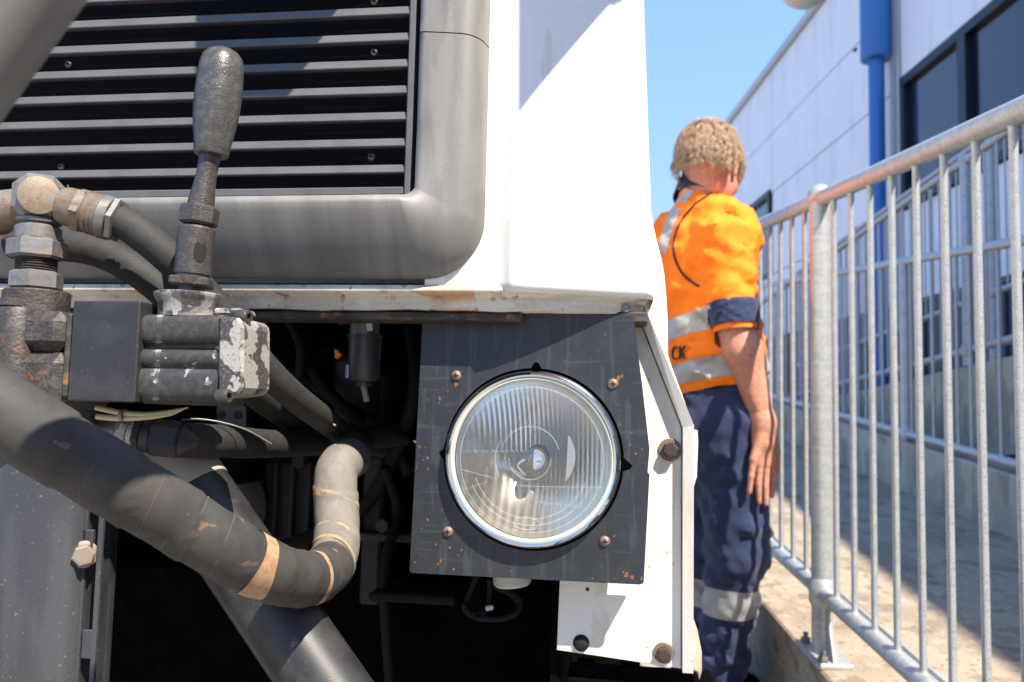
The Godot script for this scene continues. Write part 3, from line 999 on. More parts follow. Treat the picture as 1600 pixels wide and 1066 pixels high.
func headlight(t: Node3D) -> void:
	var Z := Vector3(0, 0, 1)
	# ---- black plate with its round cut-out
	var hp := part("headlight_plate", t)
	var c := tp(832, 717, WH)
	var poly := []
	for q in [[640, 893], [643, 895.5], [1000, 914], [1006, 911], [1015, 742], [1012, 738], [1015, 702], [1004, 606], [990, 496], [987, 494], [664, 481], [661, 484]]: poly.append(tp(q[0], q[1], WH))
	var angles := []
	for k in 160: angles.append(TAU * k / 160)
	for p in poly: angles.append(fposmod(atan2(p.y - c.y, p.x - c.x), TAU))
	angles.sort()
	var hole := []
	var rim := []
	for a in angles:
		var r := 0.0948
		for nt in [[1.55, 0.045, 0.007], [3.11, 0.04, 0.006], [6.24, 0.05, 0.009]]:
			var da: float = absf(angle_difference(a, nt[0]))
			if da < nt[1]: r += nt[2] * sqrt(1.0 - pow(da / nt[1], 2))
		var d := Vector2(cos(a), sin(a))
		hole.append(vx(c.x + d.x * r, c.y + d.y * r, WH))
		var best := 9.0
		for i in poly.size():
			var p1 := Vector2(poly[i].x - c.x, poly[i].y - c.y)
			var p2 := Vector2(poly[(i + 1) % poly.size()].x - c.x, poly[(i + 1) % poly.size()].y - c.y)
			var hit = Geometry2D.segment_intersects_segment(Vector2.ZERO, d * 2.0, p1 + (p1 - p2).normalized() * 1e-5, p2 + (p2 - p1).normalized() * 1e-5)
			if hit != null: best = minf(best, (hit as Vector2).length())
		rim.append(vx(c.x + d.x * best, c.y + d.y * best, WH))
	begin(hp)
	var back := vx(0, 0, -0.003)
	var n := angles.size()
	for i in n:
		var j := (i + 1) % n
		quad(hole[i], rim[i], rim[j], hole[j])
		quad(hole[i] + back, hole[j] + back, rim[j] + back, rim[i] + back)
		quad(hole[i], hole[j], hole[j] + back, hole[i] + back)
		quad(rim[i] + back, rim[j] + back, rim[j], rim[i])
	done("plate", M.panel_black, hp)
	# folded lips along the lower and right-hand edges
	begin(hp)
	var b0: Vector3 = poly[1]
	var b1: Vector3 = poly[2]
	extrude([b0 + vx(0, 0.0005, -0.0031), b0 + vx(0, 0.0035, -0.0031), b1 + vx(0, 0.0035, -0.0031), b1 + vx(0, 0.0005, -0.0031)].duplicate(), vx(0, 0, -0.03))
	done("folded_lip", M.panel_black, hp)
	for q in [[713, 587], [958, 600], [700, 831], [945, 846]]:
		screw(hp, tp(q[0], q[1], WH + 0.0002), Z, 0.0056, M.screw_rust)
	begin(hp)
	for q in [[648, 690, 5], [655, 698, 4], [661, 719, 3], [668, 716, 5], [669, 733, 4], [651, 731, 3], [653, 724, 2], [687, 623, 6], [686, 630, 3], [700, 612, 3], [669, 625, 2.5], [693, 620, 2], [659, 615, 2.5], [664, 612, 2], [969, 663, 3], [985, 695, 4], [993, 709, 4], [987, 676, 3], [1003, 702, 3], [979, 712, 2], [668, 812, 5], [659, 826, 3], [681, 851, 4], [703, 856, 5], [689, 877, 6], [684, 882, 4], [709, 890, 5], [721, 860, 4], [716, 868, 3], [798, 893, 3], [768, 889, 2], [979, 899, 9], [987, 902, 7], [1003, 904, 6], [974, 894, 4], [648, 879, 3], [655, 868, 2], [926, 904, 3], [960, 905, 3], [712, 600, 9], [966, 592, 10], [972, 588, 6], [709, 822, 5], [960, 838, 4], [657, 640, 2], [673, 660, 2], [682, 760, 2.5], [664, 700, 2], [675, 700, 2]]:
		var p := tp(q[0], q[1], WH + 0.00025)
		var r: float = q[2] * 0.00034
		var m := 7
		for k in m:
			var a0 := TAU * k / m
			var a1 := TAU * (k + 1) / m
			var r0: float = r * (1.0 + 0.45 * sin(k * 2.3 + q[0]))
			var r1: float = r * (1.0 + 0.45 * sin(((k + 1) % m) * 2.3 + q[0]))
			tri(p, p + vx(cos(a0) * r0 * 0.8, sin(a0) * r0, 0), p + vx(cos(a1) * r1 * 0.8, sin(a1) * r1, 0))
	done("rust_spots", M.rust_brown, hp).set_meta("kind", "stuff")
	begin(hp)
	lathe(c - Z * 0.02, Z, [[-0.05, 0.098], [0.0, 0.108], [0.0, 0.090]], 48)
	done("bucket", M.black, hp)
	# ---- the lamp itself
	var hl := part("headlight", t)
	var R := 0.0925
	begin(hl)
	lathe(c, Z, [[-0.04, 0.091], [-0.010, 0.0925], [0.0, 0.0925], [0.006, 0.0918], [0.0105, 0.0905], [0.0135, 0.0888], [0.0148, 0.0870], [0.0144, 0.0856], [0.0125, 0.0846]], 96)
	done("chrome_ring", M.chrome, hl)
	begin(hl)
	lathe(c, Z, [[0.0126, 0.0847], [0.0132, 0.0830], [0.0120, 0.0816], [0.008, 0.0810]], 96)
	done("gasket", M.gasket, hl)
	# parabolic mirror, ribbed upright
	begin(hl)
	var grid := []
	for i in 60:
		var row := []
		for k in 241:
			var r := lerpf(0.082, 0.012, pow(i / 59.0, 0.8))
			var a := TAU * k / 240
			var x := r * cos(a)
			var y := r * sin(a)
			var rib := 0.0
			if y > 0.004 or (x > 0.0 and y > -0.050): rib = 0.00045 * absf(sin(PI * x / 0.0052)) * smoothstep(0.081, 0.07, r)
			else: rib = 0.00012 * sin(x * 700.0)
			row.append(c + vx(x, y, -0.066 + 0.066 * pow(r / 0.083, 2) + rib))
		grid.append(row)
	for row in grid: row.reverse()
	sheet(grid)
	done("reflector", M.reflector, hl)
	begin(hl)
	var bc := c + vx(-0.001, -0.003, -0.049)
	lathe(bc, Z, [[-0.02, 0.0105], [0.0, 0.0105], [0.002, 0.0125], [0.004, 0.0125], [0.004, 0.007], [0.022, 0.0065], [0.025, 0.005], [0.026, 0.0]], 24)
	done("bulb", M.zinc, hl)
	begin(hl)
	lathe(bc, Z, [[0.012, 0.011], [0.026, 0.0105], [0.030, 0.008], [0.032, 0.0]], 24, Vector3.UP, 0.5)
	tube(curve([bc + vx(-0.011, 0, 0.014), bc + vx(-0.02, -0.008, 0.0), bc + vx(-0.013, -0.018, -0.008)]), 0.0016, 8)
	done("bulb_shield", M.chrome, hl)
	# ---- the glass: smooth dome outside, upright flutes inside
	begin(hl)
	var rl := 0.0816
	var dome := func(x, y): return 0.0095 + 0.0165 * (1.0 - (x * x + y * y) / (rl * rl))
	var flute := func(x, y):
		var r2: float = sqrt(x * x + y * y)
		if r2 > rl * 0.93: return 0.0
		var amp := 0.00042
		var pitch := 0.0050
		var inner: float = sqrt(x * x + pow(y - 0.004, 2))
		if y < -0.032:                                # plain band at the foot
			var f := 0.0
			for rr in [0.060, 0.066]: f += 0.0006 * exp(-pow((r2 - rr) / 0.0009, 2))
			return f + 0.0001 * sin(x * 900.0)
		if inner < 0.030 and y > 0.0:
			pitch = 0.0034
			amp = 0.00050
		if y < 0.0: amp = 0.00030
		return amp * absf(sin(PI * x / pitch)) + 0.0002 * sin(y * 420.0) * (1.0 if x > 0.0 and y < 0.02 else 0.0)
	var ny := 96
	var nx := 220
	var front := []
	var rear := []
	for i in ny + 1:
		var yy := rl * cos(PI * i / ny)
		var hw := sqrt(maxf(0.0, rl * rl - yy * yy))
		var fr := []
		var rr := []
		for k in nx + 1:
			var x := hw * (2.0 * k / nx - 1.0)
			fr.append(c + vx(x, yy, dome.call(x, yy)))
			rr.append(c + vx(x, yy, dome.call(x, yy) - 0.0030 - flute.call(x, yy)))
		front.append(fr)
		rear.append(rr)
	sheet(front)
	for row in rear: row.reverse()
	sheet(rear)
	# rim between the two faces
	for i in ny:
		quad(front[i][0], rear[i][nx], rear[i + 1][nx], front[i + 1][0])
		quad(front[i + 1][nx], rear[i + 1][0], rear[i][0], front[i][nx])
	done("lens", M.lens_glass, hl)
	# fine lines moulded in the glass
	begin(hl)
	for q in [[0.0600, 200.0, 340.0, 0.0], [0.0665, 205.0, 335.0, 0.0], [0.0745, 0.0, 360.0, 0.0], [0.0300, 15.0, 165.0, 0.004], [0.0215, 180.0, 360.0, 0.002], [0.0360, 150.0, 210.0, 0.0]]:
		var pts := PackedVector3Array()
		for k in 49:
			var a := deg_to_rad(lerpf(q[1], q[2], k / 48.0))
			var x: float = q[0] * cos(a)
			var y: float = q[0] * sin(a) + q[3]
			pts.append(c + vx(x, y, dome.call(x, y) - 0.0002))
		tube(pts, 0.00038, 6, false)
	for q in [[-0.02, -0.026, 0.074, -0.026], [-0.074, -0.012, -0.035, -0.020], [-0.071, -0.034, -0.045, -0.024], [0.0, -0.026, 0.0, -0.060]]:
		var pts := PackedVector3Array()
		for k in 17:
			var x: float = lerpf(q[0], q[2], k / 16.0)
			var y: float = lerpf(q[1], q[3], k / 16.0)
			pts.append(c + vx(x, y, dome.call(x, y) - 0.0002))
		tube(pts, 0.0003, 6, false)
	done("moulded_lines", M.moulded_glass, hl)
	# the maker's oval and the letters moulded in the glass
	var lc := tp(822, 819, WH + 0.02)
	var ox := lc.x - c.x
	var oy := lc.y - c.y
	begin(hl)
	var oval := []
	for k in 41:
		var a := TAU * k / 40
		var x: float = ox + 0.0135 * cos(a)
		var y: float = oy + 0.0065 * sin(a)
		oval.append(c + vx(x, y, dome.call(x, y) + 0.0003))
	tube(PackedVector3Array(oval), 0.0004, 6, false)
	done("moulded_oval", M.moulded_glass, hl)
	var tm := TextMesh.new()
	var fnt := SystemFont.new()
	fnt.font_names = PackedStringArray(["Droid Sans"])
	tm.font = fnt
	tm.font_size = 32
	tm.text = "HELLA"
	tm.pixel_size = 0.0002
	tm.depth = 0.0005
	tm.material = M.moulded_glass
	var o := MeshInstance3D.new()
	o.mesh = tm
	o.name = "moulded_letters"
	hl.add_child(o, true)
	var nrm := Vector3(ox * 0.4, oy * 0.4, 0.081).normalized()
	o.transform = Transform3D(Basis.looking_at(-nrm, Vector3.UP), c + vx(ox, oy, dome.call(ox, oy) + 0.0006) - base_of(hl))

func fender(t: Node3D) -> void:
	var Z := Vector3(0, 0, 1)
	var wA := -0.035
	var fp := part("fender_plate", t)
	begin(fp)
	var poly := []
	for q in [[870, 1016], [1064, 1045], [1064.5, 668], [1001, 505], [985, 470], [900, 470], [875, 900]]: poly.append(tp(q[0], q[1], wA))
	extrude(_ccw(poly), vx(0, 0, -0.004), 0.0006)
	done("plate", M.cream_paint, fp)
	# the flange that turns forward along the slope and the upright
	begin(fp)
	var a := [tp(1065.5, 1046, wA), tp(1066, 668, wA), tp(1003.5, 508, wA), tp(998, 492, wA)]
	var b := [tp(1082, 1047, wA + 0.006), tp(1083, 664, wA + 0.006), tp(1012, 494, wA + 0.006), tp(1006, 480, wA + 0.006)]
	for i in 3:
		var f0: Vector3 = vx(0, 0, 0.012)
		quad(a[i] + f0, b[i] + f0, b[i + 1] + f0, a[i + 1] + f0)
		quad(a[i + 1] + f0, a[i + 1] + vx(0, 0, -0.01), a[i] + vx(0, 0, -0.01), a[i] + f0)
		quad(b[i] + f0, b[i] + vx(0, 0, -0.08), b[i + 1] + vx(0, 0, -0.08), b[i + 1] + f0)
	quad(a[0] + vx(0, 0, -0.01), b[0] + vx(0, 0, -0.08), b[0] + vx(0, 0, 0.012), a[0] + vx(0, 0, 0.012))
	done("flange", M.cream_paint, fp)
	# white wing behind, its edge swelling outwards below the cab
	begin(t)
	var out := [[1018, 330], [1021, 352], [1027, 378], [1034, 404], [1038.5, 430], [1041.5, 465], [1043.5, 500], [1044, 555], [1050, 574], [1060, 600], [1072, 633], [1081, 657], [1081, 700], [960, 700], [960, 330]]
	poly = []
	for q in out: poly.append(tp(q[0], q[1], -0.085))
	extrude(_ccw(poly), vx(0, 0, -0.35), 0.004)
	done("wing", M.cream_paint, t)
	# bolts with washers
	for q in [[1047, 703, 0.9], [1037, 1020, 0.8]]:
		var bolt := part("flange_bolt", t)
		var p := tp(q[0], q[1], wA)
		var s: float = q[2]
		begin(bolt)
		lathe(p, Z, [[0.0, 0.0138 * s], [0.002, 0.0138 * s], [0.0024, 0.0132 * s], [0.0024, 0.006 * s], [0.0024, 0.0]], 28)
		done("washer", M.screw_rust, bolt)
		begin(bolt)
		hexbar(p + vx(0, 0, 0.0024), Z, 0.010, 0.0098 * s, 0.3)
		lathe(p + vx(0, 0, 0.0124), Z, [[0.0, 0.006 * s], [0.0004, 0.006 * s], [0.0004, 0.0]], 18)
		done("bolt_head", M.bolt_dark, bolt)
	begin(t)
	round_head(tp(918, 921, wA), Z, 0.0022, 0.001)
	done("rivet", M.bolt_dark, t)
	begin(t)
	round_head(tp(908, 1005, wA), Z, 0.009, 0.006)
	done("rubber_plug", M.black, t)
	# small hinge tab and the grey flap end at the right of the flange
	begin(t)
	extrude(_ccw([tp(1083, 672, -0.06), tp(1090, 673, -0.06), tp(1091, 690, -0.06), tp(1089, 745, -0.06), tp(1084, 762, -0.06), tp(1080, 762, -0.06), tp(1080, 672, -0.06)]), vx(0, 0, -0.02), 0.001)
	done("hinge_tab", M.plastic_white, t)
	begin(t)
	extrude(_ccw([tp(1076, 962, -0.05), tp(1083, 966, -0.05), tp(1090, 985, -0.05), tp(1097, 1020, -0.05), tp(1097, 1050, -0.05), tp(1093, 1064, -0.05), tp(1089, 1052, -0.05), tp(1076, 1046, -0.05)]), vx(0, 0, -0.03), 0.002)
	done("wing_end", M.wall_concrete, t)
	# dark brackets just below the plate
	begin(t)
	box(tp(1000, 1062, -0.08), Vector3(0.16, 0.012, 0.06), 0.002)
	box(tp(915, 1070, -0.07), Vector3(0.02, 0.05, 0.03), 0.002)
	box(tp(985, 1070, -0.07), Vector3(0.02, 0.05, 0.03), 0.002)
	done("lower_bracket", M.grime, t)

func bay(t: Node3D) -> void:
	# everything dim inside the engine bay
	var Z := Vector3(0, 0, 1)
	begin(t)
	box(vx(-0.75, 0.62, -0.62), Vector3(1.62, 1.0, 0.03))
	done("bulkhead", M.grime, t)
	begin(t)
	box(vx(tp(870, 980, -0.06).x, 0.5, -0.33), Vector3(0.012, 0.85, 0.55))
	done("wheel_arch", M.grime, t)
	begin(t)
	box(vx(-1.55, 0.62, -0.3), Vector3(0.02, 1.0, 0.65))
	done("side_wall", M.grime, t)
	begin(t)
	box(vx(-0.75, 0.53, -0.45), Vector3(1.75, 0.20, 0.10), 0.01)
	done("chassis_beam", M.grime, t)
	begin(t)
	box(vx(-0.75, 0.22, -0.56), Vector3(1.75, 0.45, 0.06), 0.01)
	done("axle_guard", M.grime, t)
	# brackets and boxes that catch a little light
	begin(t)
	extrude(_ccw([tp(338, 634, -0.2), tp(385, 634, -0.2), tp(385, 668, -0.2), tp(338, 668, -0.2)]), vx(0, 0, -0.01), 0.001)
	done("drilled_bracket", M.speckled_black, t)
	for x in [345, 371]:
		begin(t)
		lathe(tp(x, 649, -0.199), Z, [[0.0, 0.006], [0.0003, 0.006], [0.0003, 0.0]], 14)
		done("hole", M.black, t)
	begin(t)
	box(tp(365, 722, -0.22), Vector3(0.066, 0.055, 0.08), 0.006)
	done("relay_box", M.grime, t)
	begin(t)
	box(tp(650, 930, -0.25), Vector3(0.12, 0.012, 0.05), 0.003)
	done("cross_strap", M.bay_rubber, t)
	for q in [[[475, 520], [490, 580], [540, 640], [610, 690], [640, 740]], [[430, 560], [500, 610], [580, 660], [640, 690]], [[440, 480], [470, 540], [470, 620], [520, 700]], [[640, 500], [650, 600], [620, 700], [560, 800], [430, 860]], [[350, 800], [420, 870], [470, 960], [480, 1100]], [[600, 730], [620, 800], [600, 900], [610, 1080]]]:
		begin(t)
		var pts := []
		for k in q.size(): pts.append(tp(q[k][0], q[k][1], -0.28 + 0.03 * sin(k * 2.1 + q[0][0])))
		tube(curve(pts), 0.007 + 0.004 * absf(sin(q[0][0])), 10)
		done("bay_hose", M.bay_rubber, t)
	# dim engine parts further back
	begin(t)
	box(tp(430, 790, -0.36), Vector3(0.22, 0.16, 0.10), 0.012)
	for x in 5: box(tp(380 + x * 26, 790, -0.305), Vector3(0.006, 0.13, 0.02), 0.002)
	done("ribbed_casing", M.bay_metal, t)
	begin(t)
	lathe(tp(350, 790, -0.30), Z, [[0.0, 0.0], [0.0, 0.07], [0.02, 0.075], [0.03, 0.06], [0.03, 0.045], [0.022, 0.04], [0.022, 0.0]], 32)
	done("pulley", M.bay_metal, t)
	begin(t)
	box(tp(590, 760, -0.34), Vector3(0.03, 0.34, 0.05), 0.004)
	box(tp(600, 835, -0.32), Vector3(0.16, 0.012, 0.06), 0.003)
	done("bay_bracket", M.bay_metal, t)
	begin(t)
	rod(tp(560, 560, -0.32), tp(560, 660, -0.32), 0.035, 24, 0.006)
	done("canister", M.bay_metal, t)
	for q in [[470, 720], [512, 745], [600, 690], [600, 820]]:
		begin(t)
		hexbar(tp(q[0], q[1], -0.295), Z, 0.012, 0.011)
		done("bay_bolt", M.bay_metal, t)
	# lamp plug and its wires under the headlight plate
	begin(t)
	lathe(tp(800, 905, -0.035), Vector3(0.1, -1, 0), [[-0.02, 0.02], [0.004, 0.021], [0.007, 0.018], [0.007, 0.0]], 24)
	done("lamp_plug", M.gasket, t)
	for q in [[[745, 900], [735, 925], [728, 950], [748, 966], [790, 966], [812, 950], [800, 930], [775, 918]], [[765, 905], [765, 930], [758, 955], [735, 960], [724, 945]], [[770, 915], [795, 925], [815, 940]]]:
		begin(t)
		var pts := []
		for k in q.size(): pts.append(tp(q[k][0], q[k][1], -0.05 - 0.012 * sin(k * 1.3)))
		tube(curve(pts), 0.0032, 8)
		done("lamp_wire", M.bay_rubber, t)
	begin(t)
	box(tp(765, 950, -0.055), Vector3(0.009, 0.005, 0.006), 0.001, Basis(Z, 0.2))
	done("wire_tag", M.plastic_white, t)
	# air filter hanging under the sill
	var f := part("air_filter", t)
	var fw := -0.03
	var top := tp(571, 478, fw)
	var bot := tp(573, 628, fw)
	var L := top.y - bot.y
	var px := L / 150.0
	begin(f)
	lathe(top, Vector3.DOWN, [[0.0, 0.0], [0.0, 26 * px], [27 * px, 26 * px], [27 * px, 23 * px], [46 * px, 23 * px], [46 * px, 0.0]], 28)
	done("filter_head", M.filter_alloy, f)
	begin(f)
	lathe(top + vx(0.001, -46 * px, 0), Vector3.DOWN, [[0.0, 0.0], [0.0, 28 * px], [4 * px, 28 * px], [4 * px, 25.5 * px], [66 * px, 25.5 * px], [72 * px, 22 * px], [73 * px, 12 * px], [80 * px, 12 * px], [80 * px, 0.0]], 28)
	done("filter_bowl", M.filter_bowl, f)
	begin(f)
	rod(top + vx(0.001, -124 * px, 0), bot, 5 * px, 14, 0.0005)
	done("drain_tap", M.bolt_beige, f)
	begin(f)
	rod(top + vx(10 * px, -14 * px, 0.02), top + vx(62 * px, -18 * px, 0.012), 13 * px, 16, 0.002)
	rod(top + vx(-20 * px, -18 * px, 0), top + vx(-45 * px, -20 * px, 0), 11 * px, 16, 0.002)
	done("filter_port", M.rubber, f)
	begin(f)
	box(top + vx(15 * px, -34 * px, 24 * px), Vector3(9 * px, 15 * px, 2 * px), 0.0003, Basis(Vector3.UP, 0.5) * Basis(Vector3.BACK, 0.15))
	done("paper_tag", M.plastic_white, f)
	begin(f)
	box(top + vx(-20.5 * px, -104 * px, 15.5 * px), Vector3(11 * px, 20 * px, 1.5 * px), 0.0002, Basis(Vector3.UP, -0.9))
	done("torn_sticker", M.pale_blue, f)
	begin(t)
	extrude(_ccw([tp(522, 545, -0.1), tp(527, 547, -0.1), tp(533, 554, -0.1), tp(526, 561, -0.1), tp(523, 559, -0.1)]), vx(0, 0, -0.006), 0.001)
	done("orange_cap", M.orange_plastic, t)

# ---------------------------------------------------------------- the hydraulic valve before the truck, with hoses and pipes
func pbox(x0: float, y0: float, x1: float, y1: float, w: float, deep: float, bev: float) -> void:   # a block whose front spans these places at w
	var a := tp(x0, (y0 + y1) / 2, w)
	var b := tp(x1, (y0 + y1) / 2, w)
	var c := tp((x0 + x1) / 2, y0, w)
	var d := tp((x0 + x1) / 2, y1, w)
	box(Vector3((a.x + b.x) / 2, (c.y + d.y) / 2, w - deep / 2), Vector3(b.x - a.x, c.y - d.y, deep), bev)

func socket_bolt(parent: Node3D, c: Vector3, d: Vector3, r: float, l: float) -> void:
	var n := part("cap_screw", parent)
	begin(n)
	lathe(c, d, [[0.0, 0.0], [0.0, r * 0.96], [l * 0.1, r], [l * 0.86, r], [l, r * 0.84], [l, r * 0.5]], 22)
	var b := axes(d)
	# hexagon recess
	for i in 6:
		var a0 := TAU * i / 6
		var a1 := TAU * (i + 1) / 6
		var c0 := (b.x * cos(a0) + b.z * sin(a0)) * r * 0.5
		var c1 := (b.x * cos(a1) + b.z * sin(a1)) * r * 0.5
		quad(c + d * l + c0, c + d * l * 0.45 + c0, c + d * l * 0.45 + c1, c + d * l + c1)
		tri(c + d * l * 0.45, c + d * l * 0.45 + c1, c + d * l * 0.45 + c0)
	done("screw_head", M.worn_steel, n)

func valve_and_hoses() -> void:
	var Z := Vector3(0, 0, 1)
	var U := Vector3.UP
	var X := Vector3.RIGHT
	var w := 0.25
	var mpp := tp(160, 540, w).distance_to(tp(161, 540, w))      # metres to a pixel there
	var vb := tp(160, 640, w - 0.03)
	var t := thing("hydraulic_valve", "black cast hydraulic valve with chipped paint and an upright knobbed lever", "valve", truck, vb)
	# cast housing on the left
	begin(t)
	pbox(-70, 484, 97, 548, w - 0.004, 0.075, 0.009)
	pbox(-70, 549, 96, 640, w - 0.003, 0.078, 0.009)
	var f := tp(55, 500, w - 0.035)
	lathe(f - U * 0.02, U, [[0.0, 0.028], [0.018, 0.0272], [0.026, 0.0268], [0.044, 0.0268], [0.0455, 0.0255], [0.0455, 0.0]], 40)
	f = tp(24, 560, w - 0.012)
	lathe(f - U * 0.03, U, [[0.0, 0.0], [0.0, 0.0155], [0.068, 0.0155], [0.073, 0.0135], [0.074, 0.0]], 30)
	done("cast_housing", M.cast_iron, t)
	begin(t)
	hexbar(tp(18, 480, w - 0.012), U, 0.0075, 0.0125, 0.2)
	done("plug_nut", M.worn_steel, t)
	begin(t)
	pbox(97.5, 489, 108, 622, w - 0.006, 0.07, 0.002)
	done("gasket_plate", M.rusty_dark, t)
	# plain block
	begin(t)
	pbox(109, 470, 214, 628, w, 0.052, 0.0012)
	done("block", M.speckled_black, t)
	# ribbed spool body: its profile drawn along x
	begin(t)
	var xa := tp(215, 560, w - 0.004).x
	var xb := tp(341, 560, w - 0.004).x
	var prof := []
	for q in [[0.05, 489], [0.014, 489], [0.006, 491], [0.002, 496], [0.0005, 504], [0.0005, 522], [0.0015, 531], [0.004, 535], [0.0075, 537], [0.0075, 545], [0.004, 547.5], [0.0015, 553], [0.0010, 562], [0.0025, 570], [0.0055, 574.5], [0.003, 579], [0.0008, 588], [0.0003, 600], [0.0006, 612], [0.002, 621], [0.007, 628], [0.014, 632], [0.05, 634]]:
		prof.append([w - 0.004 - q[0], tp(280, q[1], w - 0.004).y])
	var rows := []
	for q in prof: rows.append([vx(xa, q[1], q[0]), vx(xb, q[1], q[0])])
	sheet(rows)
	for e in 2:
		var g := group()
		var cc := vx(xa if e == 0 else xb, prof[9][1], w - 0.04)
		for i in prof.size() - 1:
			var p0 := vx(cc.x, prof[i][1], prof[i][0])
			var p1 := vx(cc.x, prof[i + 1][1], prof[i + 1][0])
			if e == 1: tri(cc, p1, p0, -1)
			else: tri(cc, p0, p1, -1)
	done("spool_body", M.chipped_black, t)
	# end cap with bare alloy showing
	begin(t)
	var poly := []
	for q in [[340.5, 493], [371, 496], [378, 503], [380, 512], [379, 606], [371, 616], [339.5, 622]]: poly.append(tp(q[0], q[1], w - 0.001))
	extrude(_ccw(poly), vx(0, 0, -0.050), 0.0022)
	pbox(332, 481, 376, 492.5, w - 0.03, 0.03, 0.002)
	done("end_cap", M.bare_alloy, t)
	socket_bolt(t, tp(373, 495, w - 0.012), Vector3(1, 0, 0.25).normalized(), 0.0058, 0.0105)
	socket_bolt(t, tp(342, 619, w + 0.004), Vector3(1, 0, 0.25).normalized(), 0.0058, 0.0105)
	# cup under the lever
	begin(t)
	var cu := tp(293, 490, w - 0.032)
	var m2 := mpp * 1.05
	lathe(cu - U * 0.004, U, [[0.0, 40 * m2], [20 * m2, 40 * m2], [26 * m2, 44 * m2], [31 * m2, 46.5 * m2], [34 * m2, 46.5 * m2], [35 * m2, 45 * m2], [34.5 * m2, 41 * m2], [18 * m2, 36 * m2], [18 * m2, 0.0]], 40)
	done("lever_cup", M.bare_alloy, t)
	# lever: socket, lock nut, rod and worn knob, leaning to the right
	var lv := part("lever", t)
	var wl := w - 0.032
	begin(lv)
	var a := tp(297, 470, wl)
	var b := tp(299, 442, wl)
	rod(a, b, 17 * m2, 16, 0.001)
	var c1 := tp(299.5, 440, wl)
	var c2 := tp(308, 352, wl)
	var ld := (c2 - c1).normalized()
	var L := c1.distance_to(c2)
	lathe(c1 - ld * 0.003, ld, [[0.0, 0.0], [0.0, 24 * m2], [0.004, 25.5 * m2], [0.0065, 25.5 * m2], [0.0072, 23.8 * m2], [0.0085, 23.8 * m2], [0.009, 25.8 * m2], [L - 0.001, 25.8 * m2], [L + 0.001, 23.5 * m2], [L + 0.001, 0.0]], 28)
	box(c1 - ld * 0.001, Vector3(54 * m2, 0.0075, 46 * m2), 0.0015, axes(ld, X).rotated(U, 0.3))
	done("socket", M.worn_steel, lv)
	begin(lv)
	var hc := tp(326.5, 394, wl)
	var ha := axes(Vector3(0.72, 0.0, 0.69), ld)
	var ring := []
	for k in 25:
		var q := TAU * k / 24
		ring.append(c1.lerp(c2, 0.5) + ha.y * 24.6 * m2 + ha.x * cos(q) * 16 * m2 + ha.z * sin(q) * 9 * m2)
	for k in 24: tri(c1.lerp(c2, 0.5) + ha.y * 26.1 * m2, ring[k + 1] + ha.y * 0.0008, ring[k] + ha.y * 0.0008)
	done("slot_hole", M.black, lv)
	begin(lv)
	hexbar(tp(309.5, 352, wl), tp(313, 322, wl) - tp(309.5, 352, wl), 28 * m2, 27.5 * m2, 0.35)
	done("lock_nut", M.worn_steel, lv)
	begin(lv)
	var k0 := tp(312.5, 326, wl)
	var k1 := tp(329, 238, wl)
	var kd := (k1 - k0).normalized()
	var kl := k0.distance_to(k1)
	lathe(k0, kd, [[0.0, 18.5 * m2], [kl * 0.18, 18 * m2], [kl * 0.4, 15.5 * m2], [kl * 0.66, 14.2 * m2], [kl, 15 * m2]], 24)
	done("rod", M.worn_steel, lv)
	begin(lv)
	var n0 := tp(329.5, 243, wl)
	var n1 := tp(350, 75, wl)
	var nd := (n1 - n0).normalized()
	var nl := n0.distance_to(n1)
	lathe(n0, nd, [[0.0, 0.0], [0.0, 23 * m2], [0.0012, 24.4 * m2], [nl * 0.10, 25.5 * m2], [nl * 0.25, 29.5 * m2], [nl * 0.38, 32.0 * m2], [nl * 0.52, 32.8 * m2], [nl * 0.72, 32.2 * m2], [nl * 0.84, 31.0 * m2], [nl * 0.91, 28.0 * m2], [nl * 0.96, 21 * m2], [nl * 0.99, 12 * m2], [nl, 0.0]], 36)
	done("knob", M.lever_knob, lv)
	# ---- fittings above the housing
	var ft := part("elbow_fitting", t)
	var we := w - 0.032
	var st0 := tp(56, 452, we)
	begin(ft)
	hexbar(st0 - U * 0.001, U, 29 * mpp, 38 * mpp, 0.15)
	done("lower_hex", M.zinc, ft)
	begin(ft)
	var pr := [[0.0, 26 * mpp]]
	for k in 6:
		pr.append([(2 + k * 4.0) * mpp, 27 * mpp]); pr.append([(4 + k * 4.0) * mpp, 30 * mpp])
	pr.append([27 * mpp, 27 * mpp])
	lathe(tp(56, 426, we), U, pr, 28)
	done("thread", M.cast_iron, ft)
	begin(ft)
	hexbar(tp(57, 405, we), U, 30 * mpp, 42 * mpp, 0.42)
	done("union_nut", M.zinc, ft)
	begin(ft)
	lathe(tp(58.5, 377, we), U, [[0.0, 31 * mpp], [2 * mpp, 33 * mpp], [20 * mpp, 33 * mpp], [23 * mpp, 29 * mpp], [26 * mpp, 27 * mpp], [28 * mpp, 32 * mpp], [33 * mpp, 32 * mpp], [36 * mpp, 26 * mpp], [50 * mpp, 25 * mpp]], 30)
	done("collar", M.zinc, ft)
	begin(ft)
	var eb := tp(62, 313, we)
	var q0 := Basis(U, -0.12)
	# forged cube with round faces
	var s := 37 * mpp
	box(eb, Vector3(s * 2.0, s * 2.0, s * 2.0), s * 0.52, Basis(U, 0.62))
	done("elbow_block", M.zinc, ft)
	for e in [[0.62, 0], [0.62 - PI / 2, 1]]:
		begin(ft)
		var d := Vector3(sin(e[0]), 0, cos(e[0]))
		if e[1] == 1: d = -d
		lathe(eb + d * s * 0.985, d, [[0.0, s * 0.80], [0.0008, s * 0.78], [0.0012, s * 0.72], [0.0012, 0.0]], 32)
		done("round_face", M.rusty_zinc if e[1] == 0 else M.zinc, ft)
